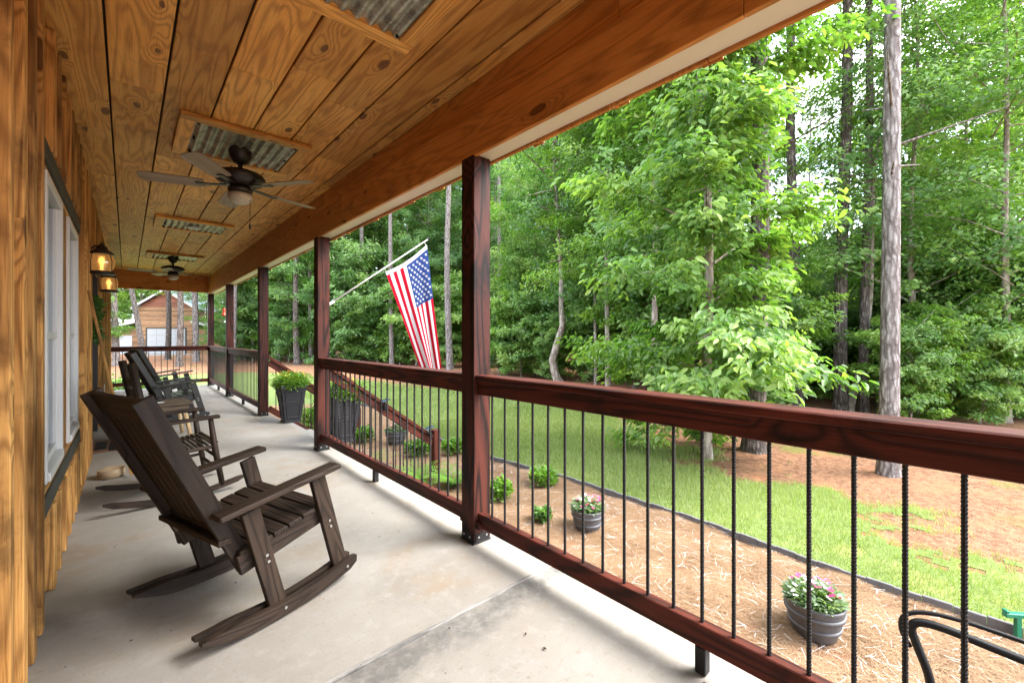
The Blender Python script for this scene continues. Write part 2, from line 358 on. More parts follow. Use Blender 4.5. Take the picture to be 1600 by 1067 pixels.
    def strip(s, pts, hs, y0, y1, mi=0):
        # pts: (x, z) centre line in a vertical plane, hs: half heights, extruded from y0 to y1
        m = len(pts); vs = []; fs = []; gc = []; L = rng.uniform(0, 20); o = rng.uniform(0, 5)
        for i, (x, z) in enumerate(pts):
            if i: L += math.hypot(x-pts[i-1][0], z-pts[i-1][1])
            for (y, q) in ((y0, -1), (y1, -1), (y1, 1), (y0, 1)): vs.append((x, y, z+q*hs[i])); gc.append((L, o+y, o+q*hs[i]))
        for i in range(m-1):
            for k in range(4): fs.append((i*4+k, i*4+(k+1) % 4, (i+1)*4+(k+1) % 4, (i+1)*4+k))
        fs.append((3, 2, 1, 0)); fs.append(tuple((m-1)*4+k for k in range(4)))
        return s.add(vs, fs, gc, mi)
    def mesh(s, name, mats, smooth=False):
        me = bpy.data.meshes.new(name); me.from_pydata(s.v, [], s.f)
        for m in (mats if isinstance(mats, (list, tuple)) else [mats]): me.materials.append(m)
        if isinstance(mats, (list, tuple)) and len(mats) > 1: me.polygons.foreach_set('material_index', s.mi)
        at = me.attributes.new('gc', 'FLOAT_VECTOR', 'POINT'); at.data.foreach_set('vector', np.array(s.g, 'f').ravel())
        if smooth: me.polygons.foreach_set('use_smooth', [True]*len(me.polygons))
        me.update(); return me
    def build(s, name, mats, parent=None, smooth=False):
        return link(name, s.mesh(name, mats, smooth), parent)
def link(name, me, parent=None):
    o = bpy.data.objects.new(name, me); COL.objects.link(o)
    if parent is not None: o.parent = parent
    return o
def tag(o, label=None, cat=None, group=None, kind=None):
    for k, v in (('label', label), ('category', cat), ('group', group), ('kind', kind)):
        if v: o[k] = v
    return o
def thing(name, label, cat, loc=(0, 0, 0), rz=0., group=None):
    o = bpy.data.objects.new(name, None); COL.objects.link(o); o.empty_display_size = .1
    o.location = loc; o.rotation_euler = (0, 0, rz); return tag(o, label, cat, group)
def copy_tree(root, loc, rz, label, group=None, scale=None, mats=None):
    def rec(o, par):
        c = o.copy(); COL.objects.link(c); c.parent = par
        for ch in [q for q in o.children]: rec(ch, c)
        return c
    r = rec(root, None); r.location = loc; r.rotation_euler = (0, 0, rz)
    if scale: r.scale = (scale,)*3 if not hasattr(scale, '__len__') else scale
    tag(r, label, None, group); return r
def one(fn, *a): m = MB(); fn(m, *a); return m
def npmesh(name, verts, faces, mat, lv=None, k=4):
    # verts (n,3) array, faces (m,k) array
    me = bpy.data.meshes.new(name); n, m = len(verts), len(faces)
    me.vertices.add(n); me.vertices.foreach_set('co', np.asarray(verts, 'f').ravel())
    me.loops.add(m*k); me.loops.foreach_set('vertex_index', np.asarray(faces, 'i').ravel())
    me.polygons.add(m); me.polygons.foreach_set('loop_start', np.arange(0, m*k, k, dtype='i'))
    me.update(calc_edges=True)
    if lv is not None:
        at = me.attributes.new('lv', 'FLOAT', 'POINT'); at.data.foreach_set('value', np.asarray(lv, 'f'))
    me.materials.append(mat); return me

def smooth01(x): x = min(1, max(0, x)); return x*x*(3-2*x)
def gz(x, y):
    z = -.6 + .35*smooth01((x-16)/40)
    return z + .03*sin(x*.7+y*.3)*smooth01((x-4)/4) + .02*sin(y*1.3-x*.4)*smooth01((x-4)/4)

# ------------------------------------------------------------------ ground
def grid(name, xs, ys, zf, mat, keep=None):
    xs, ys = np.asarray(xs), np.asarray(ys); nx, ny = len(xs), len(ys)
    v = np.array([(x, y, zf(x, y)) for y in ys for x in xs])
    j, i = np.meshgrid(np.arange(ny-1), np.arange(nx-1), indexing='ij'); j = j.ravel(); i = i.ravel()
    f = np.stack([j*nx+i, j*nx+i+1, (j+1)*nx+i+1, (j+1)*nx+i], 1)
    if keep is not None:
        cx = (xs[i]+xs[i+1])/2; cy = (ys[j]+ys[j+1])/2
        f = f[np.array([keep(a, b) for a, b in zip(cx, cy)])]
        used, inv = np.unique(f, return_inverse=True); v = v[used]; f = inv.reshape(f.shape)
    me = npmesh(name, v, f, mat); me.polygons.foreach_set('use_smooth', [True]*len(me.polygons))
    return link(name, me)
def axis(near0, near1, st, far0, far1):
    a = list(np.arange(near0, near1, st)); x = near1; d = st
    while x < far1: a.append(x); d *= 1.35; x += d
    a.append(far1); x = near0; d = st; b = []
    while x > far0: d *= 1.35; x -= d; b.append(max(x, far0))
    return sorted(set(b+a))
tag(grid('ground', axis(1.6, 26, .4, -600, 900), axis(-6, 34, .4, -600, 900), gz, MAT['floor']), kind='structure')

RB = [(-3, 4.6), (-1, 5.0), (-.2, 5.5), (.27, 5.75), (.6, 6.2), (1.36, 6.7), (2.06, 6.35), (2.6, 6.5), (4.04, 7.4), (6.7, 9.3), (9.56, 8.9), (13, 8.6), (18, 7.6), (24, 6.2), (27, 4)]
LB = [(-3, 4.02), (-1, 4.05), (0, 4.08), (.8, 4.07), (1.85, 4.17), (3.65, 4.18), (5.24, 4.02), (6, 4.02), (8.3, 4.5), (10.2, 4.85), (11.5, 4.6), (12.6, 3.2), (13.6, 1.4), (14.2, -6), (27, -14)]
RBx, RBy = np.array([q[1] for q in RB]), np.array([q[0] for q in RB]); LBx, LBy = np.array([q[1] for q in LB]), np.array([q[0] for q in LB])
def rag(x, y): return .28*sin(3.1*x+1.7*y)+.2*sin(5.3*y-2.2*x+1)+.14*sin(9.7*x+7.1*y)+.09*sin(17*y-13*x)
def lawn_d(x, y):   # >0 inside the lawn: distance to its woodland edge
    r = np.interp(y, RBy, RBx); return r+rag(x, y)*(1.6 if y < 3 else 1.)-x
def in_lawn(x, y):
    if not -3 < y < 26: return False
    return x > np.interp(y, LBy, LBx) and lawn_d(x, y) > 0
def in_sheet(x, y): return in_lawn(x, y) and lawn_d(x, y) > .42+.25*sin(23*x+3*y)*sin(19*y-5*x)
tag(grid('lawn', np.concatenate([np.arange(-9, 4, .2), np.arange(4, 11, .05)]), np.concatenate([np.arange(-3, 8, .05), np.arange(8, 26, .12)]), lambda x, y: gz(x, y)+.006, MAT['lawn'], in_sheet), kind='structure')
tag(grid('mulch_bed', np.arange(1.6, 5.2, .08), np.arange(-3, 12.8, .1), lambda x, y: gz(x, y)+.012+.012*sin(x*9+y*4)+.01*sin(y*13-x*5), MAT['strawbed'],
         lambda x, y: x < np.interp(y, LBy, LBx)), kind='structure')
tag(grid('dirt_drive', np.arange(15, 40, .5), np.arange(-30, 16, .5), lambda x, y: gz(x, y)+.008,
         plain('pale_dirt', (.46, .33, .25), .95, .1, 0, .2, 3), lambda x, y: abs(x-(18.5+.02*(y-6)**2+.3*sin(y))) < 1.5), kind='structure')

# grass blades
R = np.random.default_rng(3)
def blades(n):
    pts = []
    while len(pts) < n:
        y = R.uniform(-1.2, 21) if R.random() < .55 else R.uniform(-1, 8); x = R.uniform(4.0, 10.2)
        D = .67*x+.743*y
        if R.random() > min(1, (8/max(D, 3))**1.3) or not in_lawn(x, y): continue
        d = lawn_d(x, y)
        if R.random() > .10+min(1, d/.9)*(.6+.4*(rag(x*1.7+3, y*1.3+8) > -.35)): continue
        pts.append((x, y))
    return np.array(pts)
P = blades(130000); n = len(P)
zz = np.array([gz(x, y) for x, y in P])+.004
D = .67*P[:, 0]+.743*P[:, 1]
h = R.uniform(.03, .075, n); wdt = .0022+.0007*np.maximum(D-4, 0); az = R.uniform(0, 2*pi, n); ln = R.uniform(.1, .9, n)*h; la = R.uniform(0, 2*pi, n)
base = np.column_stack([P, zz]); dx = np.column_stack([np.cos(az)*wdt, np.sin(az)*wdt, np.zeros(n)])
tip = base+np.column_stack([np.cos(la)*ln, np.sin(la)*ln, h])
vv = np.stack([base-dx, base+dx, tip], 1).reshape(-1, 3); ff = np.arange(3*n).reshape(-1, 3)
lv = np.repeat(np.clip(R.normal(.5, .2, n)+.25*np.array([rag(x*.6, y*.6+5) for x, y in P]), 0, 1), 3)
tag(link('grass', npmesh('grass', vv, ff, MAT['grass'], lv, 3)), 'short green lawn grass between the mulch bed and the woods', 'grass', kind='stuff')
# loose pine straw on the bed and, sparser, on the woodland edge
n = 300000; y = R.uniform(-1.2, 12.4, n); y = np.where(R.random(n) < .5, R.uniform(-.8, 5, n), y); x = R.uniform(1.72, 5.0, n)
k = x < np.interp(y, LBy, LBx)-.01; x, y = x[k], y[k]; n = len(x)
z = np.array([gz(q, w_) for q, w_ in zip(x, y)])+.022+.012*np.sin(x*9+y*4)+.01*np.sin(y*13-x*5)+R.uniform(-.008, .012, n)
az = R.uniform(0, 2*pi, n); L = R.uniform(.02, .065, n); tl = R.normal(0, .05, n); wd = R.uniform(.0004, .0009, n)
d = np.column_stack([np.cos(az)*L, np.sin(az)*L, tl*L]); q = np.column_stack([-np.sin(az)*wd, np.cos(az)*wd, np.zeros(n)]); c0 = np.column_stack([x, y, z])
bend = np.column_stack([-np.sin(az), np.cos(az), np.zeros(n)])*(R.normal(0, .18, n)*L)[:, None]
vv = np.stack([c0-d-q, c0-d+q, c0+bend+q, c0+bend-q, c0+d+q, c0+d-q], 1).reshape(-1, 3)
b0 = np.arange(n)*6; ff = np.concatenate([np.stack([b0, b0+1, b0+2, b0+3], 1), np.stack([b0+3, b0+2, b0+4, b0+5], 1)])
tag(link('pine_straw', npmesh('pine_straw', vv, ff, MAT['straw'], np.repeat(np.clip(R.normal(.5, .25, n), 0, 1), 6))), 'loose orange pine straw covering the flower bed', 'pine straw', kind='stuff')

# bed edging: overlapping lengths of plastic border
pts = [(np.interp(t, LBy, LBx), t) for t in np.arange(-1.5, 11.6, .15)]
ed = thing('bed_edging', 'low scalloped grey edging strip between pine straw and lawn', 'edging')
for i in range(0, len(pts)-1):
    (xa, ya), (xb, yb) = pts[i], pts[i+1]
    m = MB(); m.bar((xa, ya-.002, gz(xa, ya)+.03), (xb, yb-.004, gz(xb, yb)+.03), .022, .075+.012*(i % 2), b=.004); m.build('edging_piece', MAT['edging'], ed)

# ------------------------------------------------------------------ porch
CEIL = 2.786; PX = 1.61; WX = -.305
slabs = tag(bpy.data.objects.new('porch_floor', None), kind='structure'); COL.objects.link(slabs)
one(lambda m: m.box(-.34, 1.727, 1.606, 13.62, -.7, 0, .006)).build('slab', MAT['concrete'], slabs)
one(lambda m: m.box(-.34, 1.727, -4.2, 1.588, -.7, -.003, .006)).build('slab', MAT['concrete'], slabs)
one(lambda m: m.box(-.34, 1.72, 1.5875, 1.6065, -.7, .0035, .003)).build('joint_filler', MAT['mortar'], slabs)

# ceiling
ce = tag(bpy.data.objects.new('porch_ceiling', None), kind='structure'); COL.objects.link(ce)
seams = [-.30, -.08, .178, .44, .70, .957, 1.21, 1.478, 1.572]
for r, (x0, x1) in enumerate(zip(seams, seams[1:])):
    y = -3.0-rng.uniform(0, 1.5)
    while y < 13.4:
        y1 = min(y+rng.choice([2.44, 3.05, 3.66, 3.66]), 13.4)
        if 13.4-y1 < .8: y1 = 13.4
        dz = rng.uniform(-.003, .003)
        one(lambda m: m.box(x0+.0055, x1-.0055, y+.0015, y1-.0015, CEIL+dz, CEIL+.022+dz, .003)).build('ceiling_plank', MAT['ceil'], ce)
        y = y1
# trim board where ceiling meets wall, with a wavy live edge
for y0, y1 in ((-3, 1.2), (1.2, 4.86), (4.86, 8.5), (8.5, 12.2), (12.2, 13.4)):
    k = int((y1-y0)/.06); m = MB(); vs_ = []; gc = []; fs = []
    for i in range(k+1):
        y = y0+.001+(y1-y0-.002)*i/k; xe = -.222+.012*sin(y*3.1)+.009*sin(y*7.7+1)+.004*sin(y*19)
        for (xx, zz) in ((WX+.004, CEIL-.018), (xe, CEIL-.018), (xe, CEIL+.0), (WX+.004, CEIL)): vs_.append((xx, y, zz-.002)); gc.append((y, xx, zz))
    for i in range(k):
        for q in range(4): fs.append((i*4+q, (i+1)*4+q, (i+1)*4+(q+1) % 4, i*4+(q+1) % 4))
    fs += [(0, 1, 2, 3), (k*4+3, k*4+2, k*4+1, k*4)]
    m.add(vs_, fs, gc); m.build('trim_board', MAT['ceil'], ce)
# roof above
rf = tag(bpy.data.objects.new('porch_roof', None), kind='structure'); COL.objects.link(rf)
one(lambda m: m.box(-.6, 1.70, -4.3, 13.6, CEIL+.03, CEIL+.09)).build('roof_deck', MAT['trimdark'], rf)

# beam over the posts
bm_ = thing('porch_beam', 'long stained wood beam with cream soffit above the porch posts', 'beam')
ys_ = [-3.2, .55, 4.2, 8.3, 13.36]
for y0, y1 in zip(ys_, ys_[1:]):
    one(lambda m: m.box(1.548, 1.573, y0+.001, y1-.001, 2.335, 2.602, .003)).build('beam_board', MAT['beam'], bm_)
    one(lambda m: m.box(1.560, 1.577, y0+.5, min(y1+.499, 13.30), 2.604, CEIL-.001, .003)).build('beam_board', MAT['beam'], bm_)
one(lambda m: m.box(1.575, 1.698, -3.2, 13.42, 2.347, 2.60, .003)).build('soffit', MAT['soffit'], bm_)
y = -3.2; i = 0
while y < 13.4:
    w_ = rng.uniform(.35, .75); y1 = min(y+w_, 13.44); zb = 2.340-rng.uniform(0, .014)
    one(lambda m: m.box(1.70, 1.72, y+.002, y1-.002, zb, 2.95, .002)).build('fascia_board', MAT['beam'], bm_)
    one(lambda m: m.box(1.7205, 1.731, y1-.05, y1+.03, zb-.004, 2.95, .002)).build('batten', MAT['beam'], bm_)
    y = y1
fb = thing('end_beam', 'short stained wood beam spanning the far end of the porch', 'beam')
one(lambda m: m.box(-.34, 1.545, 13.30, 13.33, 2.365, CEIL-.002, .003)).build('beam_board', MAT['beam'], fb)
one(lambda m: m.box(-.34, 1.57, 13.3315, 13.43, 2.372, 2.80, .003)).build('soffit', MAT['soffit'], fb)

# posts
PY = [-.70, 2.12, 4.94, 7.69, 10.65, 13.36]
plabels = ['dark red stained porch post beyond the near railing end', 'wide dark red stained porch post nearest the camera between the two near railings',
           'dark stained porch post that carries the flag pole', 'dark stained porch post standing beside the far black planter at the stairs',
           'dark stained porch post between the two far railing sections, red feeder beyond', 'slim dark porch post at the far corner with wind chime']
for i, y in enumerate(PY):
    t = thing('porch_post', plabels[i], 'post', (PX, y, 0), 0, 'dark stained porch posts')
    one(lambda m: m.box(-.064, .064, -.064, .064, .012, 2.346, .004)).build('post', MAT['post'], t)
    def base(m):
        m.box(-.068, .068, -.068, .068, 0, .010, .002); m.box(-.0675, -.0645, -.05, .05, .0, .062); m.box(.0645, .0675, -.05, .05, .0, .062)
        m.box(-.05, .05, -.0675, -.0645, 0, .062); m.box(-.05, .05, .0645, .0675, 0, .062)
    one(base).build('post_base', MAT['black'], t)
    for dx_ in (-.03, .03):
        one(lambda m: (m.tube([(dx_, -.072, .04), (dx_, -.066, .04)], .006, 8), m.tube([(-.072, dx_, .04), (-.066, dx_, .04)], .006, 8))).build('bolt', MAT['steel'], t)

# rebar baluster (ribbed)
def rebar_mesh(L, nm, ribs=True):
    m = MB(); n = 8; st = .003 if ribs else L; k = int(L/st); vs_ = []; fs = []
    for i in range(k+1):
        for q in range(n):
            a_ = 2*pi*q/n
            ph_ = (i*st/.0105+q/n*1.) % 1; r = .0062+(.0016 if ph_ < .36 else 0.)*(1 if ribs else 0)
            vs_.append((r*cos(a_), r*sin(a_), L*i/k))
    for i in range(k):
        for q in range(n): fs.append((i*n+q, i*n+(q+1) % n, (i+1)*n+(q+1) % n, (i+1)*n+q))
    m.add(vs_, fs); return m.mesh(nm, MAT['black'])
BAR = rebar_mesh(.72, 'rebar_baluster')
def railing(y0, y1, label, name='porch_railing', bar=BAR, foot=True, first=None):
    t = thing(name, label, 'railing', (PX, y0, 0), 0, 'porch railing sections')
    L = y1-y0
    one(lambda m: m.box(-.058, .058, 0, L, .984, 1.019, .005)).build('cap_rail', MAT['rail'], t)
    one(lambda m: m.box(-.036, .008, 0, L, .901, .9835, .004)).build('top_rail', MAT['rail'], t)
    one(lambda m: m.box(-.036, .010, 0, L, .102, .187, .004)).build('bottom_rail', MAT['rail'], t)
    nb = int(round(L/.1125))-1; st = L/(nb+1)
    for i in range(nb):
        o = link('baluster', bar, t); o.location = (-.014, st*(i+1), .184); o.rotation_euler = (0, 0, rng.uniform(0, 6))
    if foot: one(lambda m: m.box(-.034, .008, L/2-.02, L/2+.02, 0, .1015, .003)).build('support_foot', MAT['black'], t)
    def br(m, yy):
        m.box(-.052, .022, yy-.016, yy+.016, .096, .14, .003)
    one(br, .018).build('bracket', MAT['rail'], t); one(br, L-.018).build('bracket', MAT['rail'], t)
    return t
railing(PY[0]+.065, PY[1]-.065, 'near porch railing with wide red cap and ribbed black bars above the barrel pots')
railing(PY[1]+.065, PY[2]-.065, 'dark porch railing below the flag, in front of the stair handrail')
railing(PY[3]+.065, PY[4]-.065, 'porch railing section just past the far black planter')
railing(PY[4]+.065, PY[5]-.065, 'short-looking porch railing section at the far corner of the porch')
ft = railing(0, 1.54+.305, 'railing across the far end of the porch in front of the barn')
ft.location = (1.545, 13.36, 0); ft.rotation_euler = (0, 0, pi/2)

# stairs with sloping handrails between posts 2 and 3
st_ = thing('porch_steps', 'concrete steps going down from the porch to the flower bed', 'steps', (1.73, 5.05, 0))
for i in range(3): one(lambda m: m.box(.002+.29*i, .29*(i+1)+.0, 0, 2.55, -.7, -.15*(i+1), .008)).build('step', MAT['concrete'], st_)
def stair_rail(y, label, slope, x1, newel):
    t = thing('stair_handrail', label, 'handrail', (0, y, 0), 0, 'stair handrails')
    x0 = 1.676
    f = lambda x: .955+slope*(x-x0)
    one(lambda m: m.bar((x0, 0, f(x0)-.03), (x1, 0, f(x1)-.03), .09, .04)).build('cap_rail', MAT['rail'], t)
    one(lambda m: m.bar((x0, 0, f(x0)-.115), (x1, 0, f(x1)-.115), .04, .085)).build('top_rail', MAT['rail'], t)
    one(lambda m: m.bar((x0, 0, f(x0)-.84), (x1, 0, f(x1)-.84), .04, .09)).build('bottom_rail', MAT['rail'], t)
    nb = int((x1-x0)/.115)
    for i in range(1, nb+1):
        o = link('baluster', BAR, t); x = x0+i*(x1-x0)/(nb+1); o.location = (x, 0, f(x)-.85); o.scale = (1, 1, .97)
    if newel:
        one(lambda m: m.box(x1+.0, x1+.10, -.05, .05, -.64, f(x1)+.06, .004)).build('newel_post', MAT['rail'], t)
    return t
stair_rail(5.0, 'red stair handrail running down behind the railing below the flag', -.737, 3.06, True)
stair_rail(7.64, 'red stair handrail running down behind the far black planter', -.76, 3.06, True)
for x, z, y in ((2.35, .40, 4.93), (2.98, -.02, 4.93)):
    t = thing('solar_spotlight', 'small black solar light clipped on the stair handrail ' + ('halfway down' if x < 2.5 else 'beside its lower post'), 'solar light', (x, y, z))
    one(lambda m: m.obox((0, 0, .07), ((1, 0, .3), (0, 1, 0), (-.3, 0, 1)), (.05, .045, .006), .003)).build('solar_panel', plain('solar_cell', (.03, .05, .09), .15, .6), t)
    one(lambda m: m.tube([(0, 0, .065), (0, 0, .0)], .01, 8)).build('stem', MAT['black'], t)
    one(lambda m: m.lathe([(.02, -.05), (.028, -.03), (.03, 0.), (.01, .012)], 12)).build('lamp_head', MAT['black'], t)

# ------------------------------------------------------------------ house wall with boards, battens, windows, door
hw = thing('house_wall', 'stained board and batten house wall along the left of the porch', 'house wall', (0, 0, 0))
WIN = [(2.93, 3.62), (3.98, 4.70)]; WZ = (.56, 2.03)
DOOR = (6.42, 7.95, 0., 2.08)
def solid_spans(y):
    z = [(0.0, CEIL-.02)]
    for a_, b_ in [(WIN[0][0]-.09, WIN[1][1]+.09)]:
        if a_ < y < b_: z = [(0.0, .43), (2.15, CEIL-.02)]
    if DOOR[0] < y < DOOR[1]: z = [(DOOR[3], CEIL-.02)]
    return z
y = -3.0
while y < 13.3:
    w_ = rng.uniform(.20, .27); y1 = min(y+w_, 13.3)
    for z0, z1 in solid_spans((y+y1)/2):
        one(lambda m: m.box(WX-.025, WX+rng.uniform(-.003, .003), y+.004, y1-.004, z0, z1, .003)).build('board', MAT['wall'], hw)
        bw = rng.uniform(.028, .04)
        if not (DOOR[0]-.12 < y1 < DOOR[1]+.12 and z0 == 0) and not (WIN[0][0]-.15 < y1 < WIN[1][1]+.15 and z0 == 0 and z1 > 1):
            one(lambda m: m.box(WX+.004, WX+.044, y1-bw, y1+bw, z0+.004, z1-.004, .004)).build('batten', MAT['wall'], hw)
    y = y1
# casing boards around the windows
a0, a1 = WIN[0][0]-.09, WIN[1][1]+.09
for z0, z1 in ((2.065, 2.15), (.43, .52)): one(lambda m: m.box(WX-.02, WX+.034, a0-.01, a1+.01, z0, z1, .004)).build('trim_board', MAT['trimdark'], hw)
one(lambda m: m.box(WX-.02, WX+.02, a0, a1, 2.032, 2.064, .003)).build('casing_board', MAT['wall'], hw)
one(lambda m: m.box(WX-.02, WX+.026, a0, a1, .521, .558, .003)).build('casing_board', MAT['wall'], hw)
for y0, y1 in ((a0, WIN[0][0]-.002), (WIN[0][1]+.002, WIN[1][0]-.002), (WIN[1][1]+.002, a1)):
    nb = max(1, int((y1-y0)/.1))
    for i in range(nb):
        one(lambda m: m.box(WX-.02, WX+.012+.012*(i % 2), y0+(y1-y0)*i/nb+.001, y0+(y1-y0)*(i+1)/nb-.001, .5585, 2.0315, .003)).build('casing_board', MAT['wall'], hw)
for (y0, y1) in WIN:
    wd_ = one(lambda m: (m.box(WX-.03, WX+.030, y0, y0+.05, WZ[0], WZ[1], .004), m.box(WX-.03, WX+.030, y1-.05, y1, WZ[0], WZ[1], .004),
                     m.box(WX-.03, WX+.0295, y0+.05, y1-.05, WZ[1]-.05, WZ[1], .004), m.box(WX-.03, WX+.038, y0+.05, y1-.05, WZ[0], WZ[0]+.045, .004))).build('window', MAT['white'], hw)
    one(lambda m: (m.box(WX-.028, WX+.012, y0+.052, y1-.052, 1.235, 1.275, .003), m.box(WX-.028, WX+.010, y0+.0505, y0+.082, .607, 1.975, .003), m.box(WX-.028, WX+.010, y1-.082, y1-.0505, .607, 1.975, .003),
                   m.box(WX-.028, WX+.009, y0+.083, y1-.083, .607, .65, .003))).build('sash', MAT['white'], wd_)
    for z0, z1 in ((.651, 1.234), (1.276, 1.975)): one(lambda m: m.box(WX-.010, WX-.006, y0+.0825, y1-.0825, z0, z1)).build('pane', MAT['glass'], wd_)
# dark shell of the house behind
one(lambda m: (m.box(-3.2, -3.15, -3, 13.3, -.6, 2.8), m.box(-3.15, WX-.03, -3.05, -3, -.6, 2.8), m.box(-3.15, WX-.03, 13.25, 13.3, -.6, 2.8), m.box(-3.2, WX-.03, -3.05, 13.3, 2.801, 2.85))).build('house_shell', MAT['trimdark'], hw)
# entry door
dr = one(lambda m: m.box(WX-.12, WX-.07, DOOR[0]+.06, DOOR[1]-.06, 0.01, DOOR[3]-.06, .004)).build('door', MAT['dooor'], hw)
for y0 in (DOOR[0]+.2, DOOR[0]+.85):
    for z0, z1 in ((.2, .85), (1.0, 1.85)):
        one(lambda m: (m.box(WX-.0695, WX-.06, y0, y0+.45, z0, z0+.03), m.box(WX-.0695, WX-.06, y0, y0+.45, z1-.03, z1), m.box(WX-.0695, WX-.06, y0, y0+.03, z0+.0305, z1-.0305), m.box(WX-.0695, WX-.06, y0+.42, y0+.45, z0+.0305, z1-.0305))).build('panel_moulding', MAT['dooor'], dr)
one(lambda m: (m.tube([(WX-.07, DOOR[0]+.7, 1.0), (WX-.03, DOOR[0]+.7, 1.0), (WX-.03, DOOR[0]+.7, .9), (WX-.07, DOOR[0]+.7, .9)], .008, 8))).build('handle', MAT['bronze'], dr)
one(lambda m: (m.box(WX-.15, WX+.02, DOOR[0]-.03, DOOR[0]+.0595, 0, DOOR[3], .004), m.box(WX-.15, WX+.02, DOOR[1]-.0595, DOOR[1]+.03, 0, DOOR[3], .004), m.box(WX-.15, WX+.019, DOOR[0]+.06, DOOR[1]-.06, DOOR[3]-.0595, DOOR[3]+.03, .004))).build('door_frame', MAT['dooor'], hw)
one(lambda m: m.box(WX-.4, WX-.125, DOOR[0], DOOR[1], 0, DOOR[3])).build('door_backing', MAT['dooor'], hw)
one(lambda m: (m.box(WX+.002, WX+.05, 9.30, 9.38, .38, .5, .004))).build('outlet_box', MAT['white'], hw)

# ------------------------------------------------------------------ ceiling panels of corrugated tin, fans
def tin_panel(y0, y1, label, light=False):
    t = thing('ceiling_panel', label, 'ceiling panel', (.69, (y0+y1)/2, CEIL-.005), 0, 'corrugated tin ceiling panels')
    w_, l_ = .42, (y1-y0)/2; z0 = -.030
    k = 110; xs = np.linspace(-w_+.075, w_-.065, k); m = MB(); vs_ = []; fs = []
    for x in xs:
        zc = -.013+.011*sin((x)*2*pi/.068)
        for yy in (-l_+.06, l_-.06): vs_.append((x, yy, zc))
    for i in range(k-1): fs.append((2*i, 2*i+1, 2*i+3, 2*i+2))
    m.add(vs_, fs); m.build('corrugated_sheet', MAT['galv'], t, True)
    for nm, bx in (('l', (-w_, -w_+.09, -l_+.08, l_-.08)), ('r', (w_-.08, w_-.0, -l_+.08, l_-.08)), ('n', (-w_-.0, w_+.0, -l_, -l_+.079)), ('f', (-w_, w_-.0, l_-.079, l_))):
        one(lambda m: m.box(bx[0], bx[1], bx[2], bx[3], z0+(.0015 if nm in 'lr' else 0), 0, .003)).build('frame_board', MAT['ceil'], t)
    for xx in (-w_+.11, w_-.10):
        for yy in (-l_+.1, 0, l_-.1): one(lambda m: m.lathe([(.008, -.031), (.009, -.024), (.009, -.006)], 8, (xx, yy, 0))).build('screw', MAT['black'], t)
    if light: one(lambda m: m.lathe([(.001, -.045), (.07, -.043), (.085, -.036), (.085, -.02)], 24, (0, 0, 0))).build('disc_light', MAT['white'], t, True)
    return t
tin_panel(1.22, 2.08, 'corrugated tin ceiling panel cut off by the top of the picture')
tin_panel(3.63, 4.44, 'corrugated tin ceiling panel above the near ceiling fan')
tin_panel(6.95, 7.68, 'corrugated tin ceiling panel with a white disc light', True)
tin_panel(10.02, 10.75, 'corrugated tin ceiling panel above the far ceiling fan')
fan = thing('ceiling_fan', 'dark bronze ceiling fan nearest the camera, with pale glass bowl and pull chain', 'ceiling fan', (.69, 4.08, CEIL), 0, 'porch ceiling fans')
one(lambda m: m.lathe([(.02, -.135), (.05, -.12), (.078, -.07), (.085, -.03), (.08, -.012)], 24)).build('canopy', MAT['bronze'], fan, True)
one(lambda m: m.tube([(0, 0, -.12), (0, 0, -.20)], .017, 12)).build('downrod', MAT['bronze'], fan, True)
one(lambda m: m.lathe([(.05, -.315), (.10, -.305), (.155, -.285), (.178, -.262), (.182, -.24), (.165, -.215), (.10, -.19), (.035, -.18)], 32)).build('motor_housing', MAT['bronze'], fan, True)
one(lambda m: m.lathe([(.035, -.372), (.085, -.36), (.09, -.335), (.07, -.312)], 24)).build('light_fitter', MAT['bronze'], fan, True)
one(lambda m: m.lathe([(.005, -.455), (.045, -.450), (.075, -.43), (.09, -.40), (.084, -.374), (.06, -.366)], 24)).build('glass_bowl', MAT['frost'], fan, True)
for k in range(5):
    a_ = radians(18+72*k); d_ = V(cos(a_), sin(a_), 0); q_ = V(-sin(a_), cos(a_), 0)
    o = MB()
    w0, w1 = .055, .072; L0, L1 = .24, .66; tl = .18
    vs_ = []
    prof = [(L0, w0), (L0+.03, w0+.008), (L1-.08, w1), (L1-.02, w1*.85), (L1, w1*.5)]
    for (l, w_) in prof:
        for sgn in (-1, 1):
            for dz in (-.003, .003): vs_.append(d_*l+q_*sgn*w_+V(0, 0, -.318+sgn*w_*tl+dz))
    fs = []
    for i in range(len(prof)-1):
        b_ = 4*i; fs += [(b_, b_+2, b_+6, b_+4), (b_+1, b_+5, b_+7, b_+3), (b_, b_+4, b_+5, b_+1), (b_+2, b_+3, b_+7, b_+6)]
    fs += [(0, 1, 3, 2), (16, 18, 19, 17)]
    o.add(vs_, fs, [(np.dot(p, d_), np.dot(p, q_), 0) for p in vs_]); bl_ = o.build('blade', MAT['blade'], fan)
    one(lambda m: m.bar(d_*.10+V(0, 0, -.312), d_*.30+V(0, 0, -.327), .045, .008)).build('blade_arm', MAT['bronze'], bl_)
one(lambda m: (m.tube([(.06, -.05, -.36), (.06, -.05, -.62)], .002, 6), m.lathe([(.003, -.66), (.008, -.65), (.008, -.625), (.002, -.615)], 8, (.06, -.05, 0)))).build('pull_chain', MAT['bronze'], fan)
copy_tree(fan, (.66, 10.4, CEIL), .4, 'dark ceiling fan farther along the porch near the end beam', 'porch ceiling fans')

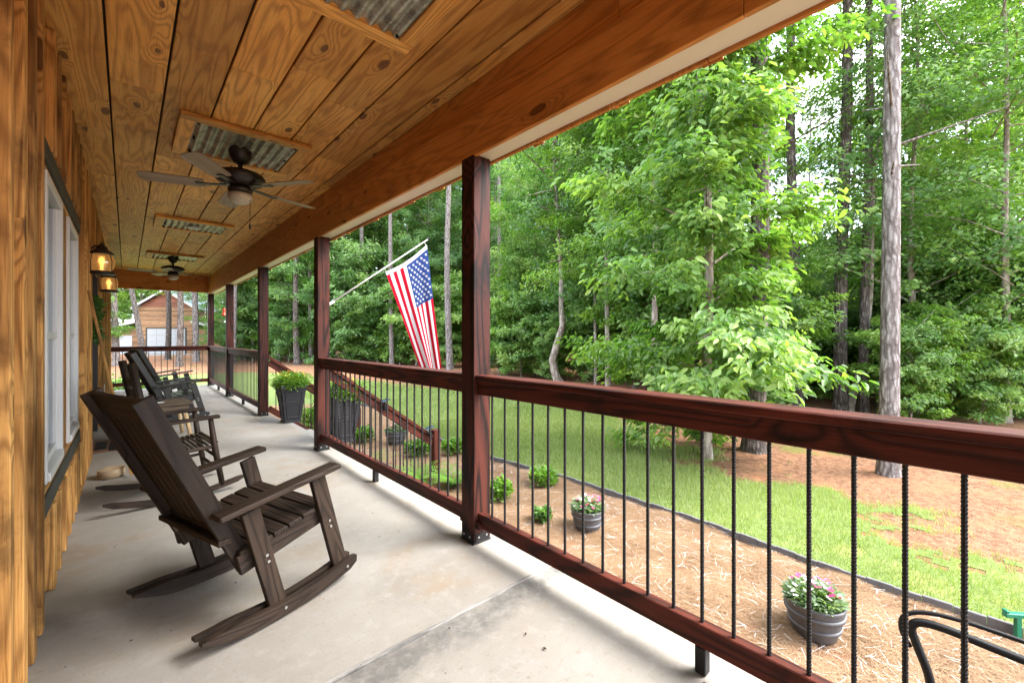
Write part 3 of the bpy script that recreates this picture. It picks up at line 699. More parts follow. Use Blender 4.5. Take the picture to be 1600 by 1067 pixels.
# ------------------------------------------------------------------ wall lanterns
def lantern(loc, label):
    t = thing('wall_lantern', label, 'lantern', loc, 0, 'lit wall lanterns')
    one(lambda m: m.box(-.115, -.10, -.05, .05, -.10, .13, .006)).build('wall_plate', MAT['bronze'], t)
    one(lambda m: m.tube([(-.10, 0, .10), (-.05, 0, .155), (0, 0, .165), (0, 0, .13)], .008, 8)).build('arm', MAT['bronze'], t)
    one(lambda m: m.lathe([(.10, .075), (.095, .09), (.06, .115), (.045, .13), (.045, .15), (.02, .165), (.015, .185)], 20)).build('hood', MAT['bronze'], t, True)
    one(lambda m: m.lathe([(.102, -.125), (.104, -.112), (.09, -.10), (.085, -.095)], 20)).build('base_ring', MAT['bronze'], t, True)
    prof = [(.07, -.095), (.092, -.055), (.1, 0.), (.092, .045), (.074, .075)]
    m = MB(); n_ = 24; vs_ = [(r*cos(2*pi*k/n_), r*sin(2*pi*k/n_), z) for r, z in prof for k in range(n_)]
    m.add(vs_, [(i*n_+k, i*n_+(k+1) % n_, (i+1)*n_+(k+1) % n_, (i+1)*n_+k) for i in range(4) for k in range(n_)]); m.build('glass_globe', MAT['amber'], t, True)
    for k in range(4):
        a_ = pi/4+k*pi/2; one(lambda m: m.tube([(.106*cos(a_), .106*sin(a_), -.10), (.108*cos(a_), .108*sin(a_), 0), (.09*cos(a_), .09*sin(a_), .085)], .004, 6)).build('cage_bar', MAT['bronze'], t)
    one(lambda m: m.tube([(0, .13*cos(q), .02+.19*sin(q)) for q in np.linspace(.3, pi-.3, 14)], .003, 6)).build('bail_handle', MAT['bronze'], t)
    one(lambda m: m.lathe([(.012, -.08), (.014, -.03), (.024, 0), (.022, .03), (.004, .055)], 12)).build('bulb', MAT['bulb'], t, True)
    l = bpy.data.lights.new('lantern_light', 'POINT'); l.energy = .14; l.color = (1, .62, .28); l.shadow_soft_size = .03
    lo = bpy.data.objects.new('lantern_light', l); COL.objects.link(lo); lo.parent = t; lo.location = (0, 0, .0)
    return t
lantern((-.185, 5.95, 2.0), 'lit amber wall lantern on the near side of the door')
lantern((-.185, 8.25, 2.0), 'lit amber wall lantern on the far side of the door')

# ------------------------------------------------------------------ rocking chairs
def make_rocker(name, label, loc, rz, mat, W_=.56, group='rocking chairs on the porch'):
    t = thing(name, label, 'rocking chair', loc, rz, group)
    hw_ = W_/2
    # rear tip of the rockers at x=0, forward is +x
    def rk(x): return .040+(((x-.33)/.36)**2)*.045
    for s_ in (-1, 1):
        for q in (-1, 1):
            yc = s_*hw_+q*.029
            xs = np.linspace(0, .72, 19); hs = [.031*min(1, .22+x/.17)*min(1, .5+(.72-x)/.06) for x in xs]
            one(lambda m: m.strip([(x, rk(x)) for x in xs], hs, yc-.0135, yc+.0135)).build('rocker', mat, t)
        one(lambda m: m.bar((.655, s_*hw_, .05), (.515, s_*hw_, .565), .028, .075, (1, 0, 0))).build('leg', mat, t)
        one(lambda m: m.bar((.325, s_*hw_, .03), (.195, s_*hw_, .515), .028, .075, (1, 0, 0))).build('leg', mat, t)
        # armrest
        a_ = one(lambda m: m.bar((.055, s_*(hw_+.018), .531), (.612, s_*(hw_+.018), .604), .085, .024, (0, 0, 1), .006)).build('armrest', mat, t)
        # seat side rail
        one(lambda m: m.bar((.165, s_*(hw_-.030), .284), (.560, s_*(hw_-.030), .372), .026, .085, (0, 0, 1))).build('seat_rail', mat, t)
        # back stile
        one(lambda m: m.bar((.215, s_*(hw_-.060), .255), (-.150, s_*(hw_-.060), 1.022), .026, .070, (1, 0, 0))).build('back_stile', mat, t)
        for (x, z) in ((.575, .335), (.582, .305), (.262, .30), (.27, .27), (.66, .075), (.33, .045), (.07, .536)):
            one(lambda m: m.tube([(x, s_*(hw_+(.0145 if z < .29 and z > .1 or z > .29 else .043)), z), (x, s_*(hw_+(.019 if z > .1 else .047)), z)], .0065, 8)).build('bolt', MAT['steel'], t)
    n_ = 6
    for k in range(n_):
        f = k/(n_-1); x = .20+.345*f; z = .336+.076*f+(.012 if k == n_-1 else 0)*0
        one(lambda m: m.obox((x, 0, z+.004), ((1, 0, .22), (0, 1, 0), (-.22, 0, 1)), (.032, hw_-.002 if .23 < x < .49 else hw_-.018, .010), .003)).build('seat_slat', mat, t)
    one(lambda m: m.obox((.568, 0, .385), ((1, 0, .2), (0, 1, 0), (-.2, 0, 1)), (.011, hw_-.018, .038), .003)).build('seat_apron', mat, t)
    d_ = unit(V(-.365, 0, .767)); nrm = V(.767, 0, .365)/math.hypot(.767, .365)
    P0 = V(.215, 0, .255)
    iw = hw_-.075
    def bk(l): return P0+d_*l
    for l, hh in ((.80, .048), (.17, .035)):
        c_ = bk(l); one(lambda m: m.obox(c_, ((0, 1, 0), d_, nrm), (iw, hh, .011), .003)).build('back_crossrail', mat, t)
    ns = 7
    for k in range(ns):
        yk = -iw+(k+.5)*2*iw/ns; one(lambda m: m.bar(bk(.2)+V(0, yk, 0)+nrm*.004, bk(.755)+V(0, yk, 0)+nrm*.004, 2*iw/ns-.012, .014, nrm)).build('back_slat', mat, t)
    one(lambda m: m.bar((.118, -hw_+.035, .40), (.118, hw_-.035, .40), .05, .024, (0, 0, 1))).build('back_brace', mat, t)
    return t
A14 = radians(18)
# near rocker: rear tip of the near runner projected to (0.20, 2.03)
def chair_loc(p, rz, W_): return (p[0]-sin(rz)*W_/2, p[1]+cos(rz)*W_/2, 0)
ch1 = make_rocker('rocking_chair', 'weathered dark brown plank rocking chair nearest the camera', chair_loc((.20, 2.03), A14, .61), A14, MAT['chair'], .61)
ch3 = make_rocker('rocking_chair', 'black rocking chair beside the small wooden table, nearer of the two far rockers', (.18, 8.1, 0), radians(8), MAT['blackwood'], .58)
copy_tree(ch3, (.26, 10.25, 0), radians(14), 'black rocking chair farthest along the porch, back against the far railing view', 'rocking chairs on the porch')

def spindle_rocker(loc, rz, mat, label):
    t = thing('rocking_chair', label, 'rocking chair', loc, rz, 'rocking chairs on the porch')
    for s_ in (-1, 1):
        y = s_*.26
        xs = np.linspace(-.12, .74, 17)
        one(lambda m: m.strip([(x, .032+((x-.30)/.42)**2*.06) for x in xs], [.02*min(1, .3+min(x+.12, .74-x)/.05) for x in xs], y-.014, y+.014)).build('rocker', mat, t)
        one(lambda m: m.tube([(.58, y, .06), (.53, y, .36), (.50, y, .60)], [.02, .023, .018], 10)).build('leg', mat, t, True)
        one(lambda m: m.tube([(.18, y*.95, .05), (.14, y*.95, .40), (.09, y*.95, .72), (.03, y*.95, 1.06)], [.02, .025, .024, .026], 10)).build('back_post', mat, t, True)
        one(lambda m: m.obox((.27, y, .605), ((1, 0, .03), (0, 1, 0), (-.03, 0, 1)), (.29, .032, .012), .006)).build('armrest', mat, t)
        one(lambda m: m.tube([(.135, y*.95, .36), (.53, y, .38)], .014, 8)).build('side_rung', mat, t, True)
        one(lambda m: m.tube([(.165, y*.95, .2), (.55, y, .22)], .012, 8)).build('side_rung', mat, t, True)
    for x, z in ((.54, .38), (.555, .28), (.565, .18), (.15, .24), (.135, .36)): one(lambda m: m.tube([(x, -.26, z), (x, .26, z)], .012, 8)).build('rung', mat, t, True)
    for k in range(14):
        x = .14+.40*k/13; one(lambda m: m.obox((x, 0, .392-.018*sin(pi*k/13)+.018*k/13), ((1, 0, 0), (0, 1, 0), (0, 0, 1)), (.0115, .265, .006), .003)).build('seat_slat', mat, t)
    for k in range(5):
        f = .42+.13*k; x = .12-(f)*.0; z = .40+f*.66-.12; x = np.interp(z, [.4, .72, 1.06], [.14, .09, .03])
        one(lambda m: m.obox((x, 0, z), ((0, 1, 0), (-.3, 0, 1), (1, 0, .3)), (.245, .032, .008), .003)).build('back_slat', mat, t)
    return t
spindle_rocker((-.03, 4.32, 0), radians(6), MAT['chair'], 'dark slat-seat rocking chair with round posts behind the nearest rocker')

tb = thing('side_table', 'small rustic wooden side table between the rocking chairs', 'side table', (.33, 6.75, 0), radians(6))
for k in range(5): one(lambda m: m.box(-.25, .25, -.25+.1*k+.002, -.15+.1*k-.002, .425, .455, .004)).build('top_board', MAT['greywood'], tb)
one(lambda m: (m.box(-.22, .22, -.22, -.2, .35, .4245), m.box(-.22, .22, .2, .22, .35, .4245), m.box(-.22, -.2, -.199, .199, .35, .4245), m.box(.2, .22, -.199, .199, .35, .4245))).build('apron', MAT['greywood'], tb)
for sx_ in (-1, 1):
    for sy_ in (-1, 1): one(lambda m: m.tube([(sx_*.24, sy_*.24, 0), (sx_*.18, sy_*.18, .349)], [.022, .026], 10)).build('leg', MAT['palewood'], tb, True)
bk_ = thing('book', 'thin dark blue book lying on the wooden side table', 'book', (.22, 6.62, .456), .3)
one(lambda m: m.box(-.10, .10, -.07, .07, 0, .004)).build('cover', MAT['book'], bk_); one(lambda m: m.box(-.097, .099, -.068, .068, .0045, .021)).build('pages', MAT['paper'], bk_); one(lambda m: m.box(-.10, .10, -.07, .07, .0215, .026)).build('cover', MAT['book'], bk_)

bw_ = one(lambda m: m.lathe([(.075, 0), (.092, .01), (.095, .075), (.088, .078), (.082, .03), (.0, .022)], 28)); b_ = bw_.build('pet_bowl', MAT['bowl'], None, True); b_.location = (-.10, 5.22, .001)
tag(b_, 'shallow tan pet bowl on the floor near the house wall', 'bowl')
mt = thing('door_mat', 'rubber door mat with cut-out grid pattern by the entry door', 'door mat', (-.04, 6.75, 0), 0)
one(lambda m: m.box(-.24, .24, -.37, .37, .001, .008)).build('mat_backing', plain('copper_brown_mat', (.18, .10, .065), .9, .1, 0, .4, 20), mt)
for i in range(4):
    for j in range(6):
        if (i+j) % 5: one(lambda m: m.box(-.22+.113*i, -.22+.113*i+.095, -.345+.117*j, -.345+.117*j+.09, .0085, .013, .003)).build('mat_tile', MAT['rubber'], mt)
tag(one(lambda m: m.bar((-.25, 5.36, 1.66), (.035, 5.10, .02), .022, .036, (0, 1, 0), .003)).build('leaning_board', MAT['wall']), 'long thin wooden board leaning against the house wall', 'board')

# ------------------------------------------------------------------ foliage helpers
def leaves_mesh(name, base, dirs, nrm, L, Wd, lv, mat, fine=False):
    n = len(base); side = np.cross(nrm, dirs); side /= np.linalg.norm(side, axis=1)[:, None]+1e-9
    up = np.cross(dirs, side); L = L[:, None]; Wd = Wd[:, None]
    fold = up*Wd*.35
    if not fine:
        vv = np.stack([base, base+dirs*L*.48+side*Wd+fold, base+dirs*L-up*L*.12, base+dirs*L*.48-side*Wd+fold], 1).reshape(-1, 3)
        b0 = np.arange(n)*4; ff = np.stack([b0, b0+3, b0+2, b0+1], 1); return npmesh(name, vv, ff, mat, np.repeat(lv, 4))
    vv = np.stack([base, base+dirs*L*.33+side*Wd*.95+fold, base+dirs*L*.68+side*Wd*.72+fold*.6, base+dirs*L-up*L*.16, base+dirs*L*.68-side*Wd*.72+fold*.6, base+dirs*L*.33-side*Wd*.95+fold], 1).reshape(-1, 3)
    b0 = np.arange(n)*6; ff = np.concatenate([np.stack([b0, b0+3, b0+2, b0+1], 1), np.stack([b0, b0+5, b0+4, b0+3], 1)])
    return npmesh(name, vv, ff, mat, np.repeat(lv, 6))
def trunk_path(H, lean, wig, seed, n=14):
    r_ = random.Random(seed); p1, p2 = r_.uniform(0, 6), r_.uniform(0, 6)
    return [V(lean[0]*(i/n)+wig*(sin(p1+i*.75)-sin(p1)), lean[1]*(i/n)+wig*(sin(p2+i*.6)-sin(p2)), H*i/n) for i in range(n+1)]
def tree_meshes(nm, seed, H=10., r0=.11, cb=1.2, CR=2.6, nb=46, tw=9, lf=34, ll=.13, lw=.42, mat='leafB', barkm='barkpale', lean=(0, 0), wig=.06, droop=.25, flat=.75, fine=False, spread=1., crown_only_dir=None, path=None, prof=None):
    R = np.random.default_rng(seed); r_ = random.Random(seed)
    tp = path or trunk_path(H, lean, wig, seed); n = len(tp)-1
    zs = [p[2] for p in tp]
    def at(h): return V(np.interp(h, zs, [p[0] for p in tp]), np.interp(h, zs, [p[1] for p in tp]), h)
    tm = MB(); rad = [r0*(1-.86*(i/n))+(r0*.5 if i == 0 else 0) for i in range(n+1)]
    fl = [tp[0]-V(0, 0, .25)]+tp[:1]+[tp[0]*.8+tp[1]*.2]+tp[1:]
    tm.tube(fl, [r0*1.7, r0*1.38, r0*1.08]+rad[1:], 14)
    Bs, Ds, Ns, Ls, Vs = [], [], [], [], []
    for b in range(nb):
        f = (b+.5)/nb; h = cb+(H*.985-cb)*(f**.9); az = b*2.39996+r_.uniform(-.5, .5)
        if crown_only_dir is not None and f < .7 and r_.random() < .35: az = crown_only_dir+r_.gauss(0, .7)
        pr = prof(f) if prof else .5+.5*sin(pi*min(1, .1+.85*f))
        BL = CR*max(.16, pr)*r_.uniform(.35, 1.25); rise = BL*(r_.uniform(-.1, .6)+.55*f); dr = droop*BL*r_.uniform(.3, 1.3)
        d2 = V(cos(az), sin(az), 0); p0 = at(h)
        def bp(s): return p0+d2*BL*s+V(0, 0, rise*s-dr*s*s)+V(-d2[1], d2[0], 0)*.08*BL*sin(3*s+b)
        tm.tube([bp(s) for s in (0, .35, .7, 1)], [max(.012, r0*.26)*(1-.3*f), max(.008, r0*.15), .006, .003], 5, False)
        nt = max(2, int(tw*(.4+.6*BL/CR)))
        for k in range(nt):
            s = .12+.88*(k+r_.random())/nt; q0 = bp(s); sg = 1 if k % 2 else -1
            ta = az+sg*r_.uniform(.3, 1.25)*spread; TL = BL*.36*(1.25-s)+r_.uniform(.12, .3)
            td = V(cos(ta), sin(ta), r_.uniform(-.5, .45)); td /= np.linalg.norm(td)
            m_ = max(4, int(lf*TL/(CR*.3)*r_.uniform(.6, 1.2)))
            u = R.random(m_)**.75; B = q0+td[None, :]*(TL*u)[:, None]+R.normal(0, .035+.03*CR, (m_, 3))*V(1, 1, flat)
            la_ = ta+R.normal(0, .95, m_); Dv = np.column_stack([np.cos(la_), np.sin(la_), R.normal(-.5, .35, m_)]); Dv /= np.linalg.norm(Dv, axis=1)[:, None]
            Nv = np.column_stack([R.normal(0, .42, m_)+.75*d2[0], R.normal(0, .42, m_)+.75*d2[1], np.full(m_, .75)])
            Bs.append(B); Ds.append(Dv); Ns.append(Nv); Ls.append(ll*R.uniform(.6, 1.25, m_)); Vs.append(np.clip(R.normal(.46, .16, m_)+.18*r_.gauss(0, 1)+.12*(s-.5), 0, 1))
    B, Dv, Nv, L, lv = map(np.concatenate, (Bs, Ds, Ns, Ls, Vs))
    return tm.mesh(nm+'_trunk', MAT[barkm], True), leaves_mesh(nm+'_crown', B, Dv, Nv, L, L*lw*.5*1.15, lv, MAT[mat], fine), len(L)
def put_tree(name, me, loc, rz, label, cat='tree', group=None, scale=1., crown=True):
    t = thing(name, label, cat, loc, rz, group); t.scale = scale if hasattr(scale, '__len__') else (scale,)*3
    link('trunk', me[0], t)
    if crown and me[1] is not None: link('crown', me[1], t)
    return t
FW = (.6697, .7426); RT = (.7426, -.6697)
def at_px(u, D):      # ground point under image column u at depth D
    a_ = (u-800)/668; x = (FW[0]+RT[0]*a_)*D; y = (FW[1]+RT[1]*a_)*D
    return (x, y, gz(x, y)-.02)

# ------------------------------------------------------------------ trees
def pine_meshes(nm, seed, H=24., r0=.16, cb=13., bm='barkpine', wig=.05, lean=(0, 0)):
    R = np.random.default_rng(seed); r_ = random.Random(seed); tp = trunk_path(H, lean, wig, seed, 12); zs = [p[2] for p in tp]
    def at(h): return V(np.interp(h, zs, [p[0] for p in tp]), np.interp(h, zs, [p[1] for p in tp]), h)
    tm = MB(); n = 12
    tm.tube([tp[0]-V(0, 0, .25), tp[0], V(tp[1][0]*.15, tp[1][1]*.15, .35)]+tp[1:], [r0*1.45, r0*1.3, r0*1.04]+[r0*(1-.72*i/n) for i in range(1, n+1)], 16)
    for k in range(9):   # dead stubs
        h = r_.uniform(4, cb); az = r_.uniform(0, 6.28); L = r_.uniform(.3, 1.5); p = at(h)
        tm.tube([p, p+V(cos(az), sin(az), .25)*L], [.02, .006], 5, False)
    Bs, Ds, Ns, Ls, Vs = [], [], [], [], []
    for b in range(20):
        f = b/20; h = cb+(H-cb)*f; az = b*2.4; BL = (3.4*(1-f)+.6)*r_.uniform(.5, 1.1); p = at(h); d2 = V(cos(az), sin(az), .25+.4*f)
        tm.tube([p, p+d2*BL*.5, p+d2*BL+V(0, 0, .3)], [.045, .03, .01], 5, False)
        for k in range(5):
            c = p+d2*BL*r_.uniform(.35, 1.05)+V(r_.gauss(0, .35), r_.gauss(0, .35), r_.gauss(0, .2)); m_ = 34
            Dv = R.normal(0, 1, (m_, 3))+V(0, 0, .4); Dv /= np.linalg.norm(Dv, axis=1)[:, None]
            Bs.append(c+Dv*.05); Ds.append(Dv); Ns.append(R.normal(0, 1, (m_, 3))); Ls.append(R.uniform(.22, .4, m_)); Vs.append(np.clip(R.normal(.5, .2, m_), 0, 1))
    B, Dv, Nv, L, lv = map(np.concatenate, (Bs, Ds, Ns, Ls, Vs))
    return tm.mesh(nm+'_trunk', MAT[bm], True), leaves_mesh(nm+'_crown', B, Dv, Nv, L, L*.045, lv, MAT['needle'])
PN = [pine_meshes('pine_a', 1), pine_meshes('pine_b', 2, 23, .17, 12.5, 'barkpine', .07), pine_meshes('pine_c', 3, 22, .15, 12, 'barkdark', .09), pine_meshes('pine_d', 4, 25, .14, 14, 'barkpine', .04, (.5, .3))]
nleaf = 0
DT = []
for i, kw in enumerate([dict(H=12, CR=3.3, cb=1.2, nb=58, mat='leafB'), dict(H=10, CR=3.0, cb=.9, nb=54, mat='leafA'), dict(H=15, CR=3.5, cb=2.2, nb=64, mat='leafB', barkm='barkdark'), dict(H=13, CR=3.3, cb=1.5, nb=58, mat='leafC'), dict(H=14, CR=3.5, cb=1.1, nb=54, tw=11, lf=74, ll=.13, mat='leafA'), dict(H=13.5, CR=3.2, cb=3.4, nb=52, mat='leafA')]):
    kw = dict(tw=12, lf=105, ll=.135, r0=.09) | kw
    DT.append(tree_meshes('broadleaf_%d' % i, 20+i, **kw)); nleaf += DT[-1][2]
SH = [tree_meshes('understory_%d' % i, 40+i, H=h_, CR=cr_, cb=.35, nb=36, tw=10, lf=80, ll=.12, r0=.035, mat=m_) for i, (h_, cr_, m_) in enumerate([(4.2, 1.7, 'leafB'), (3.2, 1.5, 'leafA'), (5.5, 1.9, 'leafC')])]

# hero trees
def hero_prof(f): return .78+.22*sin(pi*min(1, f*1.1+.12))-.35*max(0, f-.75)*4
hero = tree_meshes('hickory', 77, H=12.5, r0=.075, cb=.35, CR=1.65, nb=100, tw=13, lf=54, ll=.125, lw=.44, mat='leafA', droop=.42, fine=True, prof=hero_prof, lean=(-.35, .3))
x, y, z = at_px(1104, 6.5)
put_tree('hickory_tree', hero, (x, y, z), 0, 'bright green broadleaf tree with large leaves nearest the railing')
print('hero leaves', hero[2], 'mid leaves', nleaf)
big = pine_meshes('pine_near', 11, 22, .112, 9.5, 'barkpine', .012, (.25, -.1))
x, y, z = at_px(1388, 5.85); put_tree('pine_tree', big, (x, y, z), 0, 'tall straight pine with pale grey flaky bark nearest the right edge of lawn')
x, y, z = at_px(1177, 6.95); put_tree('pine_tree', PN[2], (x, y, z), .5, 'thick dark trunk standing right behind the bright large-leaved tree', scale=(1.05, 1.05, .9))
for u, D, pm, sc, lab in ((1246, 11.4, 2, .95, 'slim dark pine trunk just right of the bright large-leaved tree'),
                      (1314, 10.7, 2, 1.0, 'dark pine trunk, leftmost of the three close together behind the railing'),
                      (1349, 10.5, 2, .7, 'thinner dark pine trunk left of the pale grey near pine'),
                      (703, 23.6, 1, 1.1, 'tall pale pine seen between the flag and the nearest post'),
                      (612, 26.9, 0, .95, 'slender pale pine directly behind the flag pole'),
                      (567, 30., 1, 1.05, 'grey pine between flag pole and flag post'),
                      (590, 36., 3, 1.2, 'thin distant pine left of the flag'),
                      (435, 33.0, 0, 1.25, 'pair-standing grey pine above the far planter, left one'),
                      (449, 36., 1, 1.05, 'pair-standing grey pine above the far planter, right one'),
                      (464, 28., 2, 1.25, 'dark brown pine just left of the flag post'),
                      (486, 30., 3, 1.1, 'slim pine half hidden by the flag post'),
                      (770, 27., 3, 1.0, 'slim pine right beside the nearest post'),
                      (782, 24., 0, .8, 'grey pine a little right of the nearest post'),
                      (262, 34.5, 2, 1.35, 'left of three dark pines in front of the barn'),
                      (280, 26.2, 2, 1.2, 'middle of three dark pines in front of the barn, nearest one'),
                      (307, 31.5, 1, 1.25, 'right of three pines in front of the barn'),
                      (182, 27., 1, 1.1, 'grey pine in front of the small barn door'),
                      (365, 30., 0, 1.1, 'pale pine seen between the two far posts'),
                      (380, 36., 1, 1.2, 'pine seen through the gap left of the planter post'),
                      (656, 38., 2, 1.1, 'dark distant pine hidden partly by the flag')):
    x, y, z = at_px(u, D); put_tree('pine_tree', PN[pm], (x, y, z), u*.7, lab, 'tree', 'pines in the woods', (sc, sc, 1))
# leaning pine by the barn
x, y, z = at_px(226, 30); o = put_tree('pine_tree', PN[0], (x, y, z), 0, 'leaning grey pine left of the barn gable', 'tree', 'pines in the woods', (1.1, 1.1, 1)); o.rotation_euler = (0, -.13, 0)

# crooked pale tree
pth = [V(0, 0, 0), V(-.14, .14, .45), V(-.22, .22, 1.0), V(-.08, .08, 1.7), V(.05, -.05, 2.3), V(.02, -.02, 3.1), V(.02, -.02, 4.2), V(-.03, .03, 5.4), V(-.1, .1, 6.8), V(-.18, .18, 8.2), V(-.1, .05, 9.8), V(0, 0, 12)]
crook = tree_meshes('crooked', 91, H=12, r0=.165, cb=4.4, CR=2.6, nb=40, tw=9, lf=40, ll=.15, mat='leafB', path=pth)
x, y, z = at_px(876, 16.2); put_tree('crooked_tree', crook, (x, y, z), 0, 'crooked pale brown trunk standing alone beyond the lawn')
th = tree_meshes('thin_pale', 92, H=9, r0=.07, cb=2.6, CR=2.2, nb=36, tw=9, lf=40, ll=.14, mat='leafB', wig=.05)
x, y, z = at_px(931, 16.3); put_tree('thin_tree', th, (x, y, z), 0, 'thin pale trunk right of the crooked tree')
x, y, z = at_px(992, 15.); put_tree('thin_tree', th, (x, y, z), 2., 'thin whitish trunk between crooked tree and bright large-leaved tree', scale=1.05)
lean_t = tree_meshes('leaning', 93, H=11, r0=.075, cb=3.4, CR=2.4, nb=40, tw=9, lf=40, ll=.14, mat='leafB', lean=(.9, -.9), wig=.1)
x, y, z = at_px(1327, 10.6); put_tree('leaning_tree', lean_t, (x, y, z), 0, 'slender leaning pale trunk between the dark pines')

# broadleaf trees placed along the edge of the woods
B = 'broadleaf trees along the edge of the woods'
for u, D, i, rz, sc, lab in (
        (1434, 10.4, 4, 1.0, .9, 'broadleaf tree with low boughs just right of the pale grey near pine'),
        (1572, 9.3, 4, 2.2, .85, 'broadleaf tree with short brown trunk at the right edge of the picture'),
        (1510, 13.5, 4, .4, .95, 'darker broadleaf tree between the two right-hand trunks'),
        (1660, 11.5, 4, 3.1, 1.0, 'broadleaf tree partly cut off by the right picture edge'),
        (1020, 11., 5, 4.0, .95, 'bright broadleaf tree just left of the nearest large-leaved tree'),
        (950, 14., 5, 1.1, 1.0, 'bright high-crowned broadleaf tree above the thin pale trunks'),
        (1085, 14.5, 2, 5.0, 1.1, 'tall broadleaf tree rising behind the nearest large-leaved tree'),
        (958, 18., 3, 2.0, 1.0, 'dark broadleaf tree between the two thin pale trunks'),
        (905, 22., 0, .6, 1.1, 'broadleaf tree with crown touching the crooked trunk'),
        (838, 21.5, 1, 1.6, 1., 'light green broadleaf tree left of the crooked trunk'),
        (800, 27., 2, 2.7, 1.1, 'broadleaf tree right of the nearest porch post'),
        (735, 30., 3, 3.8, 1.15, 'broadleaf tree behind the nearest porch post'),
        (668, 32., 0, .1, 1.15, 'broadleaf tree behind the flag'),
        (636, 31., 1, 4.4, 1.0, 'light green broadleaf tree left of the flag'),
        (545, 32., 1, 1.2, 1.1, 'light green broadleaf tree right of the flag post'),
        (500, 30., 2, 5.2, 1.1, 'broadleaf tree behind the flag post'),
        (475, 32., 0, 2.9, 1.0, 'small broadleaf tree above the far planter'),
        (395, 33., 3, .9, 1.1, 'broadleaf tree seen beside the planter post'),
        (350, 42., 0, 3.4, 1.1, 'broadleaf tree behind the barn lean-to'),
        (140, 34., 1, 4.9, .8, 'light green broadleaf tree left of the small barn door'),
        (118, 26., 1, 2.3, .9, 'light green broadleaf tree next to the house wall end'),
        (1480, 17., 1, 5.5, 1.2, 'light green broadleaf tree well behind the right-hand trunks'),
        (1600, 17., 4, 3.9, 1.1, 'broadleaf tree behind the short brown trunk at right'),
        (1195, 24., 1, .3, .6, 'sparse light tree beyond the slim dark pine'),
        (1290, 26., 3, 1.3, .5, 'small dark tree deep behind the dark pines'),
        (1400, 20., 0, 2.4, .6, 'broadleaf tree hidden behind the pale grey near pine')):
    x, y, z = at_px(u, D); put_tree('broadleaf_tree', DT[i], (x, y, z), rz, lab, 'tree', B, sc)
def zone(u):
    for lim, txt in ((330, 'around the barn'), (420, 'seen between the far posts'), (500, 'seen above the far black planter'), (600, 'between flag post and flag'), (700, 'behind the flag'), (790, 'beside the nearest post'),
                     (900, 'around the crooked trunk'), (1000, 'around the thin pale trunks'), (1150, 'behind the bright large-leaved tree'), (1300, 'around the slim dark pine'), (1410, 'between dark pines and pale grey pine'), (1500, 'just right of the pale grey pine')):
        if u < lim: return txt
    return 'near the right picture edge'
# understory saplings
r_ = random.Random(5)
for k in range(46):
    u = r_.uniform(380, 1640); D = r_.uniform(15, 30) if u < 1150 else r_.uniform(9.5, 24)
    if 1225 < u < 1300: D = max(D, 19)
    if u < 760: D = r_.uniform(30, 44)
    elif u < 1000: D = r_.uniform(20, 30)
    x, y, z = at_px(u, D); put_tree('sapling', SH[k % 3], (x, y, z), r_.uniform(0, 6), 'leafy green understory sapling '+zone(u), 'sapling', 'understory saplings', r_.uniform(.7, 1.25))
for u, D, i, sc in ((815, 19, 1, 1.1), (840, 22, 1, 1.5), (960, 18.5, 1, 1.3), (1015, 14, 1, 1.4), (905, 20.5, 0, 1.3), (650, 28, 1, 1.6), (590, 29, 1, 1.7), (535, 29, 0, 1.7), (735, 27, 1, 1.6), (470, 33, 1, 1.6), (415, 34, 1, 1.6),
                    (1215, 12.5, 1, .8), (1283, 13., 1, .8), (1425, 8.8, 1, .62), (1475, 9.6, 1, .75), (1530, 9.0, 1, .6), (1580, 10., 1, .8), (1185, 10.5, 1, .9), (925, 17.5, 1, .8), (860, 18, 1, .7), (780, 20, 1, .9), (700, 26, 1, 1.0), (625, 28, 1, 1.1), (555, 29, 1, 1.1),
                    (1420, 11.5, 1, 1.0), (1465, 12.5, 1, 1.3), (1505, 10.8, 0, 1.0), (1545, 12, 1, 1.2), (1590, 10.5, 1, 1.1), (1285, 16, 1, 1.1), (1215, 14.5, 0, 1.1), (1385, 14, 1, 1.1), (1330, 17, 0, 1.3), (1450, 15.5, 2, 1.2), (1530, 16, 0, 1.3), (1270, 18, 1, 1.2), (1620, 13.5, 2, 1.1)):
    x, y, z = at_px(u, D); put_tree('sapling', SH[i], (x, y, z), u*.37, 'fuller leafy sapling in the front of the woods '+zone(u), 'sapling', 'understory saplings', sc)
# deep woods: more individual pines and broadleaf trees
for k in range(40):
    u = r_.uniform(360, 1150) if k < 32 else r_.uniform(1150, 1640); D = r_.uniform(30, 52)
    x, y, z = at_px(u, D); put_tree('pine_tree', PN[k % 4], (x, y, z), r_.uniform(0, 6), 'tall thin pine deep in the woods '+zone(u), 'tree', 'pines deep in the woods', (r_.uniform(.8, 1.25),)*2+(r_.uniform(.85, 1.05),))
for k in range(34):
    u = 130+k*32+r_.uniform(-15, 15) if k < 33 else 1500; D = r_.uniform(33, 50)
    if 165 < u < 380: D = r_.uniform(58, 66)
    x, y, z = at_px(u, D); put_tree('broadleaf_tree', DT[r_.choice((0, 1, 2, 5))], (x, y, z), r_.uniform(0, 6), 'green broadleaf tree deep in the woods '+zone(u), 'tree', 'broadleaf trees deep in the woods', r_.uniform(1.25, 1.75) if u < 1130 else r_.uniform(.55, .7))
